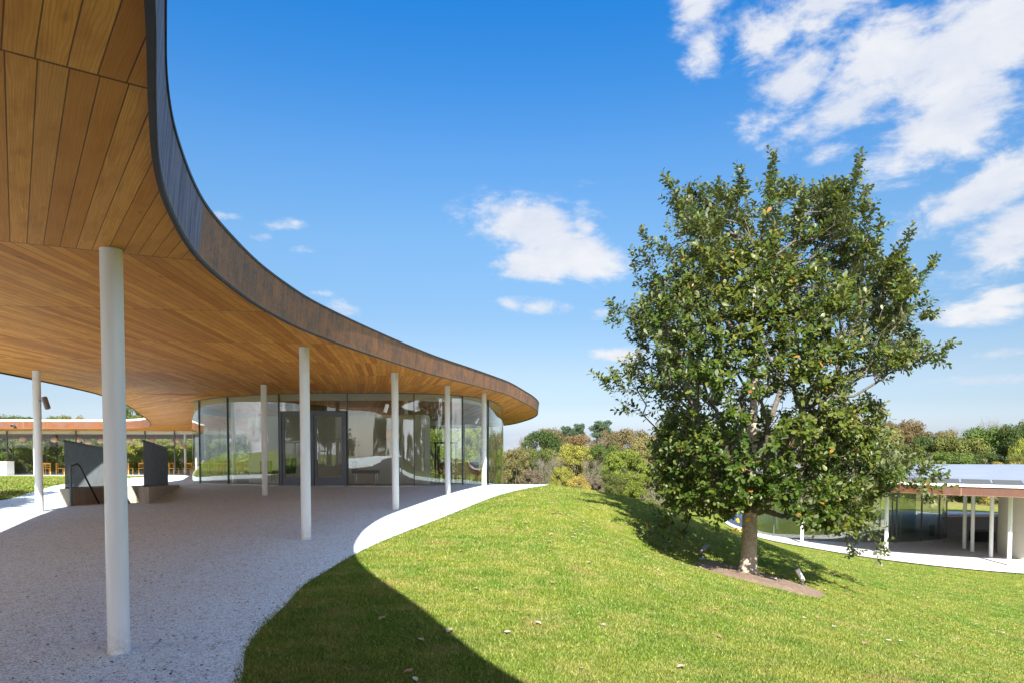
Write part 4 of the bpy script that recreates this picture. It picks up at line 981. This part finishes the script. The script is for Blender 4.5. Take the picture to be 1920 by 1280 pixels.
    for k, (dx, dz, a) in enumerate([(-.28, 1.10, .6), (-.17, 1.13, -.9), (-.22, 1.02, 2.8), (-.31, 1.02, 2.2)]):
        ca, sa = math.cos(a), math.sin(a)
        for (x, y, z) in T: Y.append((dx+.125*(x*1.1*ca-y*sa), -.30+z*.1, dz+.125*(x*1.1*sa+y*ca)))
        FY += [tuple(int(i)+k*len(T) for i in f) for f in Ft]
    mesh_obj('yellow_leaves', Y, FY, ym, e)
    return e
build_oak()
# bare soil ring
th = np.linspace(0, 2*PI, 72, endpoint=False)
bed = np.array([(4.86+1.30*(1+.05*math.sin(3*t+1)+.03*math.sin(11*t))*math.cos(t), 13.42+1.45*(1+.07*math.sin(4*t)+.03*math.sin(13*t+1))*math.sin(t)) for t in th])
def bedz(X, Y):
    d = polydist(bed, X, Y); return ground(X, Y)-.004+.05*sstep(0, .5, d)*(.7+.6*vnoise(X, Y, .12, 4))
tag(sheet(bed, .09, bedz, 'soil_bed', M_MULCH), kind='structure')
def ground_spot(x, y, tiltdir, label, mat):
    z = float(ground(x, y)); e = empty('ground_spotlight', (x, y, z)); tag(e, label, 'spotlight')
    MB().tube([(0, 0, -.04), (0, 0, .13)], .014, 8).build('stake', M_LAMPBODY, e)
    MB().box((0, 0, .012), (.14, .14, .022)).build('base_plate', M_LAMPBODY, e)
    d = Vector(tiltdir).normalized(); c = Vector((0, 0, .16))
    o = MB().tube([c-d*.07, c-d*.05, c+d*.17, c+d*.20], [.03, .045, .048, .046], 16).build('lamp_head', mat, e); smooth_by_angle(o, 50)
    MB().tube([c+d*.198, c+d*.203], .036, 16).build('lens', M_BLACK, o); return e
ground_spot(5.92, 13.85, (-.42, .1, .8), 'white ground spotlight right of the oak aimed up at its crown', M_LAMPWHITE)
ground_spot(4.12, 14.75, (.5, .1, .5), 'grey ground spotlight in the shade left of the oak trunk', M_LAMPBODY)

# ------------------------------------------------------------------ grass blades, leaf litter
def blades(name, N, xr, yr, pw, hmean, wk, extra_mask=None, seed=1):
    rg = np.random.default_rng(seed); y0, y1 = yr
    u = rg.uniform(0, 1, N*3)
    Yv = (y0**(1-pw)+(y1**(1-pw)-y0**(1-pw))*u)**(1/(1-pw))
    lo, hi = xr; Xv = Yv*rg.uniform(lo, hi, N*3)
    ok = (~inside(GRAVEL, Xv, Yv) | (polydist(GRAVEL, Xv, Yv) < .075*rg.uniform(0, 1, N*3)**2*(.3+1.4*vnoise(Xv, Yv, .25, 2)))) & ~inside(RFLOOR, Xv, Yv) & ~(inside(bed, Xv, Yv) & (polydist(bed, Xv, Yv) > .07*rg.uniform(0, 1, N*3)))
    if extra_mask is not None: ok &= extra_mask(Xv, Yv)
    Xv = Xv[ok][:N]; Yv = Yv[ok][:N]; n = len(Xv); Zv = ground(Xv, Yv)-.004
    dens = vnoise(Xv, Yv, .35, 8); h = hmean*rg.uniform(.55, 1.35, n)*(.8+.45*dens); a = rg.uniform(0, 2*PI, n); wd = np.maximum(.0032, wk*Yv)*rg.uniform(.7, 1.3, n)
    lean = rg.uniform(.1, .9, n)*h; la = rg.uniform(0, 2*PI, n)
    c, s = np.cos(a)*wd, np.sin(a)*wd
    V = np.empty((n, 5, 3)); b = np.stack([Xv, Yv, Zv], 1)
    side = np.stack([c, s, 0*c], 1); ln = np.stack([np.cos(la)*lean, np.sin(la)*lean, 0*lean], 1)
    V[:, 0] = b-side; V[:, 1] = b+side; V[:, 2] = b+side*.8+ln*.35+np.stack([0*h, 0*h, h*.6], 1); V[:, 3] = b-side*.8+ln*.35+np.stack([0*h, 0*h, h*.6], 1); V[:, 4] = b+ln+np.stack([0*h, 0*h, h], 1)
    o = np.arange(n)[:, None]*5
    F = np.concatenate([o+np.array([[0, 1, 2]]), o+np.array([[0, 2, 3]]), o+np.array([[3, 2, 4]])])
    ob = mesh_obj(name, V.reshape(-1, 3), F, M_BLADE, None, False, {'rnd': ('POINT', 'FLOAT', np.repeat(rg.uniform(0, 1, n), 5))})
    return ob
g1 = blades('grass', 640000, (-.45, .80), (4.2, 34), 1.7, .027, .00042); tag(g1, 'short mown grass covering the sunny and shaded lawn', 'grass', kind='stuff')
g2 = blades('grass', 26000, (-.80, -.52), (16.5, 40), 1.2, .05, .0008, seed=2); tag(g2, 'short green grass in the court left of the stair', 'grass', kind='stuff')
def litter(name, pts, size, cols, mat, seed, label):
    rg = np.random.default_rng(seed); V = []; F = []; R_ = []
    T = [(0,0,0),(.3,.3,.12),(.34,.65,.05),(0,1,.16),(-.34,.65,.08),(-.3,.3,.10)]
    for k, (x, y, z) in enumerate(pts):
        s = size*rg.uniform(.6, 1.3); a = rg.uniform(0, 6.28); ca, sa = math.cos(a), math.sin(a); tl = rg.uniform(-.4, .4); r = rg.uniform(0, 1)
        for (px, py, pz) in T: V.append((x+s*(px*ca-py*sa), y+s*(px*sa+py*ca), z+s*(pz+py*tl*.5+abs(px)*.25)+.004)); R_.append(r)
        o = k*6; F += [(o, o+1, o+2, o+3), (o, o+3, o+4, o+5)]
    ob = mesh_obj(name, V, F, mat, None, False, {'rnd': ('POINT', 'FLOAT', R_)}); tag(ob, label, 'leaves', kind='stuff'); return ob
def make_litter(name, stops):
    m, t, p = new_mat(name); a = t.new('ShaderNodeAttribute'); a.attribute_name = 'rnd'; t.put(p.inputs['Base Color'], t.ramp(a.outputs['Fac'], stops, 'CONSTANT')); p.inputs['Roughness'].default_value = .8; return m
M_LIT1 = make_litter('dry_leaves', [(0, (.30, .24, .16)), (.4, (.24, .15, .08)), (.75, (.40, .36, .28)), (.92, (.26, .10, .03))])
M_LIT2 = make_litter('leaf_crumbs', [(0, (.06, .045, .035)), (.5, (.12, .09, .07)), (.8, (.25, .14, .06)), (.93, (.10, .13, .05))])
rg = np.random.default_rng(5); L1 = []
while len(L1) < 210:
    y = rg.uniform(4.4, 30)**1.0; x = y*rg.uniform(-.2, .78)
    if rg.uniform() > .25+.75*math.exp(-((x-5.5)**2+(y-15)**2)/40): continue
    if inside(GRAVEL, np.array([x]), np.array([y]))[0] or inside(RFLOOR, np.array([x]), np.array([y]))[0]: continue
    L1.append((x, y, float(ground(x, y))+.022))
for _ in range(60):
    y = 13.2+rg.normal()*1.3; x = 1.3+rg.normal()*.7
    if not inside(GRAVEL, np.array([x]), np.array([y]))[0]: L1.append((x, y, float(ground(x, y))+.02))
litter('fallen_leaves', L1, .068, None, M_LIT1, 6, 'scattered pale dry leaves lying on the lawn')
L2 = []
while len(L2) < 1500:
    y = 3.8+18*rg.uniform()**1.4; x = y*rg.uniform(-.78, 0)
    if not inside(GRAVEL, np.array([x]), np.array([y]))[0] or inside(HOLE, np.array([x]), np.array([y]))[0]: continue
    L2.append((x, y, zf(x, y)+.001))
litter('leaf_crumbs', L2, .024, None, M_LIT2, 8, 'small dark leaf crumbs strewn over the white gravel')
# a few leaves caught on the soil
L3 = [(4.86+1.1*rg.normal()*.5, 13.85+.8*rg.normal()*.5) for _ in range(60)]
litter('soil_leaves', [(x, y, float(bedz(np.array([x]), np.array([y]))[0])) for x, y in L3 if inside(bed, np.array([x]), np.array([y]))[0]], .06, None, M_LIT1, 9, 'dry leaves on the bare soil around the oak')

# ------------------------------------------------------------------ woods
def crown_proto(kind, seed, nf):
    """unit-size tree: height 1, crown radius ~ .5; leaf-sized faces gathered on branch lobes"""
    rg = np.random.default_rng(seed); cen = []; rad = []
    if kind == 'broad':
        for _ in range(85):
            a = rg.uniform(0, 6.28); h = rg.uniform(.20, .92); R = .43*math.sin(PI*min(1, (h-.08)/.98))**.6; f = rg.uniform(.3, 1)**.5
            cen.append((R*f*math.cos(a), R*f*math.sin(a), h)); rad.append(rg.uniform(.035, .115))
    elif kind == 'shrub':
        for _ in range(85):
            a = rg.uniform(0, 6.28); h = rg.uniform(.03, .90); R = .45*math.sqrt(max(0, 1-(h*.98)**2.2)); f = rg.uniform(.3, 1)**.5
            cen.append((R*f*math.cos(a), R*f*math.sin(a), h)); rad.append(rg.uniform(.035, .115))
    elif kind == 'pine':
        for k in range(9):
            h = .30+.075*k; R = .40*(1-h)**.55+.03
            for j in range(6):
                a = j*1.05+k*.6+rg.uniform(-.3, .3); f = rg.uniform(.5, 1.1); cen.append((R*f*math.cos(a)*.8, R*f*math.sin(a)*.8, h+rg.uniform(-.03, .03))); rad.append(rg.uniform(.06, .10))
    elif kind == 'bare':
        for _ in range(60):
            a = rg.uniform(0, 6.28); h = rg.uniform(.25, .95); R = .42*math.sin(PI*min(1, (h-.1)/.95))**.5; f = rg.uniform(.2, 1)**.5
            cen.append((R*f*math.cos(a), R*f*math.sin(a), h)); rad.append(rg.uniform(.05, .10))
    cen = np.array(cen); rad = np.array(rad)
    i = rg.choice(len(cen), nf, p=rad**2/np.sum(rad**2)); d = rg.normal(0, 1, (nf, 3)); d /= np.linalg.norm(d, axis=1)[:, None]
    if kind == 'pine': sq = np.array([1.3, 1.3, .45])
    else: sq = np.array([1.1, 1.1, .8])
    c = cen[i]+d*(rad[i]*rg.uniform(.55, 1.12, nf))[:, None]*sq
    nrm = d+rg.normal(0, .55, (nf, 3))+np.array([0, 0, .3]); nrm /= np.linalg.norm(nrm, axis=1)[:, None]
    t = np.cross(nrm, rg.normal(0, 1, (nf, 3))); t /= np.linalg.norm(t, axis=1)[:, None]; b = np.cross(nrm, t)
    s = rg.uniform(.0055, .0135, nf)*(1.0 if kind != 'bare' else .55)
    if kind == 'bare': b = b*.35; t = t*2.0
    V = np.stack([c-t*s[:, None]-b*s[:, None]*.5, c+t*s[:, None]*.2-b*s[:, None], c+t*s[:, None]*1.1+b*s[:, None]*.2, c+t*s[:, None]*.1+b*s[:, None]], 1)
    F = np.arange(nf*4).reshape(nf, 4)
    me = mesh_obj('crown', V.reshape(-1, 3), F, M_FOL, None, False, {'rnd': ('POINT', 'FLOAT', np.repeat(rg.uniform(0, 1, nf), 4))})
    m = MB(); top = .9 if kind in ('pine',) else .62
    m.tube([(0, 0, -.12), (0, 0, 0), (.01, 0, .3), (0, .01, top)], [.028, .022, .017, .005], 7)
    sel = rg.choice(len(cen), 34 if kind == 'bare' else 18, replace=False)
    for k in sel:
        x, y, h = cen[k]; z0 = max(.10, h-.30*rg.uniform(.6, 1.2)); z0 = min(z0, top); m.tube([(0, 0, z0), (x*.5, y*.5, z0+(h-z0)*.4), (x*1.05, y*1.05, h+.02)], [.009, .006, .002], 4)
        if kind == 'bare':
            for _ in range(5): m.tube([(x*.6, y*.6, z0+(h-z0)*.5), (x+rg.normal(0, .07), y+rg.normal(0, .07), h+rg.uniform(.0, .12))], [.004, .0012], 3)
    tr = m.build('trunk', M_BARK2, None, True)
    return me, tr
PROTO = {}
for kd, sd, nf in [('broad', 1, 24000), ('broad', 2, 24000), ('broad', 12, 20000), ('shrub', 3, 22000), ('shrub', 4, 22000), ('pine', 5, 15000), ('bare', 6, 8000), ('bare', 7, 6500)]:
    PROTO.setdefault(kd, []).append(crown_proto(kd, sd, nf))
used = set()
COLR = {'dark': (.062, .095, .024), 'green': (.10, .15, .03), 'olive': (.14, .16, .038), 'lime': (.19, .235, .035), 'yellow': (.30, .31, .055), 'gold': (.36, .28, .07),
        'tan': (.215, .195, .075), 'russet': (.19, .155, .07), 'rust': (.20, .14, .065), 'pine': (.075, .115, .06), 'bare': (.22, .175, .12)}
WORDS = {'dark': 'dark green rounded tree', 'green': 'mid green leafy tree', 'olive': 'olive green tree', 'lime': 'bright yellow green tree', 'yellow': 'yellow leaved tree', 'gold': 'golden yellow bush', 'tan': 'tan brown leafy tree',
         'russet': 'russet brown tree', 'rust': 'rusty orange tree', 'pine': 'blue green pine', 'bare': 'grey brown twiggy tree'}
# px, top py, width px, distance, colour, form, zone
T_ = []
def add(zone, rows): T_.extend([(zone, *r) for r in rows])
_HS = len(T_)
add('on the hillside left of the oak', [(968,842,64,58,'tan','shrub'),(1012,812,76,76,'dark','broad'),(985,824,40,88,'bare','bare'),(1036,808,60,92,'russet','broad'),(1063,802,30,135,'pine','pine'),(1086,797,34,138,'pine','pine'),(1128,791,50,132,'pine','pine'),(1078,817,80,104,'rust','broad'),
    (1148,808,52,112,'russet','broad'),(1186,809,74,104,'russet','broad'),(1052,834,54,82,'rust','broad'),(1078,838,66,66,'yellow','broad'),(1016,868,50,56,'bare','bare'),(1044,862,44,60,'bare','bare'),(1108,868,52,58,'bare','bare'),(1052,876,44,54,'yellow','shrub'),(1084,893,56,50,'gold','shrub'),
    (1134,838,62,70,'green','broad'),(1172,846,74,60,'lime','broad'),(1212,820,70,96,'tan','broad'),(1206,890,60,54,'lime','shrub'),(1228,912,44,47,'bare','bare'),(1118,826,60,90,'bare','bare'),(1012,846,60,66,'olive','broad'),(998,882,50,53,'bare','shrub'),(1148,890,60,56,'olive','shrub'),(1110,895,50,52,'bare','shrub'),(945,850,50,62,'gold','shrub'),
    (1040,850,60,70,'tan','broad'),(1095,850,60,74,'tan','broad'),(1150,858,60,66,'green','shrub')])
add('behind the oak', [(1255,815,80,100,'russet','broad'),(1300,812,90,104,'tan','broad'),(1350,816,90,98,'rust','broad'),(1400,812,90,106,'olive','broad'),(1450,810,90,100,'rust','broad'),(1505,812,90,104,'rust','broad'),(1560,808,90,98,'tan','broad'),(1610,800,90,102,'russet','broad'),
    (1270,850,80,70,'green','shrub'),(1330,856,80,72,'tan','shrub'),(1400,852,90,74,'rust','broad'),(1470,850,90,76,'rust','broad'),(1540,850,90,74,'tan','broad'),(1620,850,90,74,'green','broad'),(1255,900,60,60,'olive','shrub')])
add('beyond the roof of the glass building', [(1690,790,80,100,'rust','broad'),(1664,800,60,94,'tan','broad'),(1758,806,90,112,'russet','broad'),(1800,808,70,114,'russet','bare'),(1742,816,76,84,'dark','broad'),(1800,820,96,80,'olive','broad'),(1856,803,100,82,'green','broad'),(1856,790,64,92,'russet','bare'),(1908,797,60,78,'dark','broad'),(1700,832,70,74,'olive','broad'),
    (1924,825,56,68,'yellow','broad'),(1888,866,70,60,'gold','shrub'),(1780,846,90,70,'green','broad'),(1838,850,90,72,'dark','broad'),(1720,860,80,64,'green','shrub'),(1950,790,80,84,'olive','broad'),(1915,850,60,60,'olive','shrub')])
add('beyond the far dining hall', [(5,778,90,64,'olive','broad'),(30,779,70,62,'green','broad'),(62,792,80,60,'olive','shrub'),(104,778,60,66,'olive','broad'),(134,778,50,68,'tan','broad'),(165,792,80,60,'green','shrub'),(205,794,80,62,'olive','shrub'),(246,755,60,66,'green','broad'),(272,772,60,62,'olive','broad'),(288,800,80,60,'yellow','shrub'),(330,800,70,60,'lime','shrub'),(352,790,60,64,'yellow','broad'),
    (385,795,80,60,'lime','shrub'),(430,795,80,62,'olive','broad'),(470,790,90,64,'green','broad'),(120,800,90,61,'olive','shrub'),(-30,780,90,62,'olive','broad'),(235,800,60,60,'yellow','shrub')])
add('seen through the right of the pavilion', [(812,790,70,46,'lime','broad'),(850,800,60,44,'lime','shrub'),(886,794,60,47,'yellow','broad'),(915,806,60,52,'olive','shrub'),(870,800,90,60,'green','broad'),(800,800,80,58,'olive','broad')])
bylab = {}
for (zone, px, py, wpx, Y, col, form) in T_:
    x = (px-960)/1280*Y; py = py-(7 if 'hillside' in zone or 'behind the oak' in zone else (4 if 'roof of' in zone else 0)); ztop = EYE+(815-py)/1280*Y; bylab.setdefault((zone, col, form), []).append((px, py, x, Y, ztop, wpx))
ORD = ['first', 'second', 'third', 'fourth', 'fifth', 'sixth', 'seventh', 'eighth']
cnt_ = 0
def place_tree(x, y, gz, H, Wd, col, form, label, hidden=False):
    global cnt_
    cnt_ += 1
    protos = PROTO[form]; v = cnt_ % len(protos); pc, pt = protos[v]
    e = empty({'pine': 'pine_tree', 'shrub': 'shrub', 'bare': 'bare_tree'}.get(form, 'leafy_tree'), (x, y, gz), random.uniform(0, 6.28))
    if (form, v) in used: c, t = pc.copy(), pt.copy(); COL.objects.link(c); COL.objects.link(t)
    else: c, t = pc, pt; used.add((form, v))
    c.parent = e; t.parent = e; e.scale = (Wd, Wd, H)
    base = COLR[col]; j = random.uniform(.85, 1.15); c.color = (base[0]*j*random.uniform(.93, 1.07), base[1]*j, base[2]*j, 1)
    tag(e, label, 'shrub' if form == 'shrub' else 'tree', 'trees and shrubs of the surrounding woods')
    return e
for (zone, col, form), L_ in bylab.items():
    L_.sort()
    for i, (px, py, x, Y, ztop, wpx) in enumerate(L_):
        gz = float(ground(x, Y)); H = (ztop-gz)*1.02; Wd = wpx/1280*Y*(1.9 if form == 'pine' else 1.22)
        if form != 'shrub' and H < Wd*.9: gz -= 0
        wd = WORDS[col].replace('tree', 'bush') if form == 'shrub' else WORDS[col]
        if form == 'bare' and 'twiggy' not in wd: wd = wd.replace('tree', 'thin twiggy tree')
        lab = ('%s %s' % (wd, zone)) if len(L_) == 1 else ('%s %s, %s from the left' % (wd, zone, ORD[i] if i < 8 else 'last'))
        place_tree(x, Y, gz, H, Wd, col, form, lab)
place_tree(-14.6, 8.4, -.05, 8.0, 6.2, 'green', 'broad', 'green tree in the court just left of the picture, dappling the gravel')
# trees uphill behind the photographer: only seen mirrored in the glass
for k, (x, y, H, Wd, col, form) in enumerate([(-22,-30,11,10,'green','broad'),(-10,-34,12,10,'olive','broad'),(2,-32,13,11,'dark','broad'),(13,-30,9,9,'olive','broad'),(24,-34,12,11,'green','broad'),(34,-28,10,10,'tan','broad'),(18,-18,7,6,'lime','broad')]):
    place_tree(x, y, float(ground(x, y))-.2, H, Wd, col, form, '%s mirrored in the pavilion glass, %s of its row' % (WORDS[col], ORD[k]))
print('objects', len(bpy.data.objects))
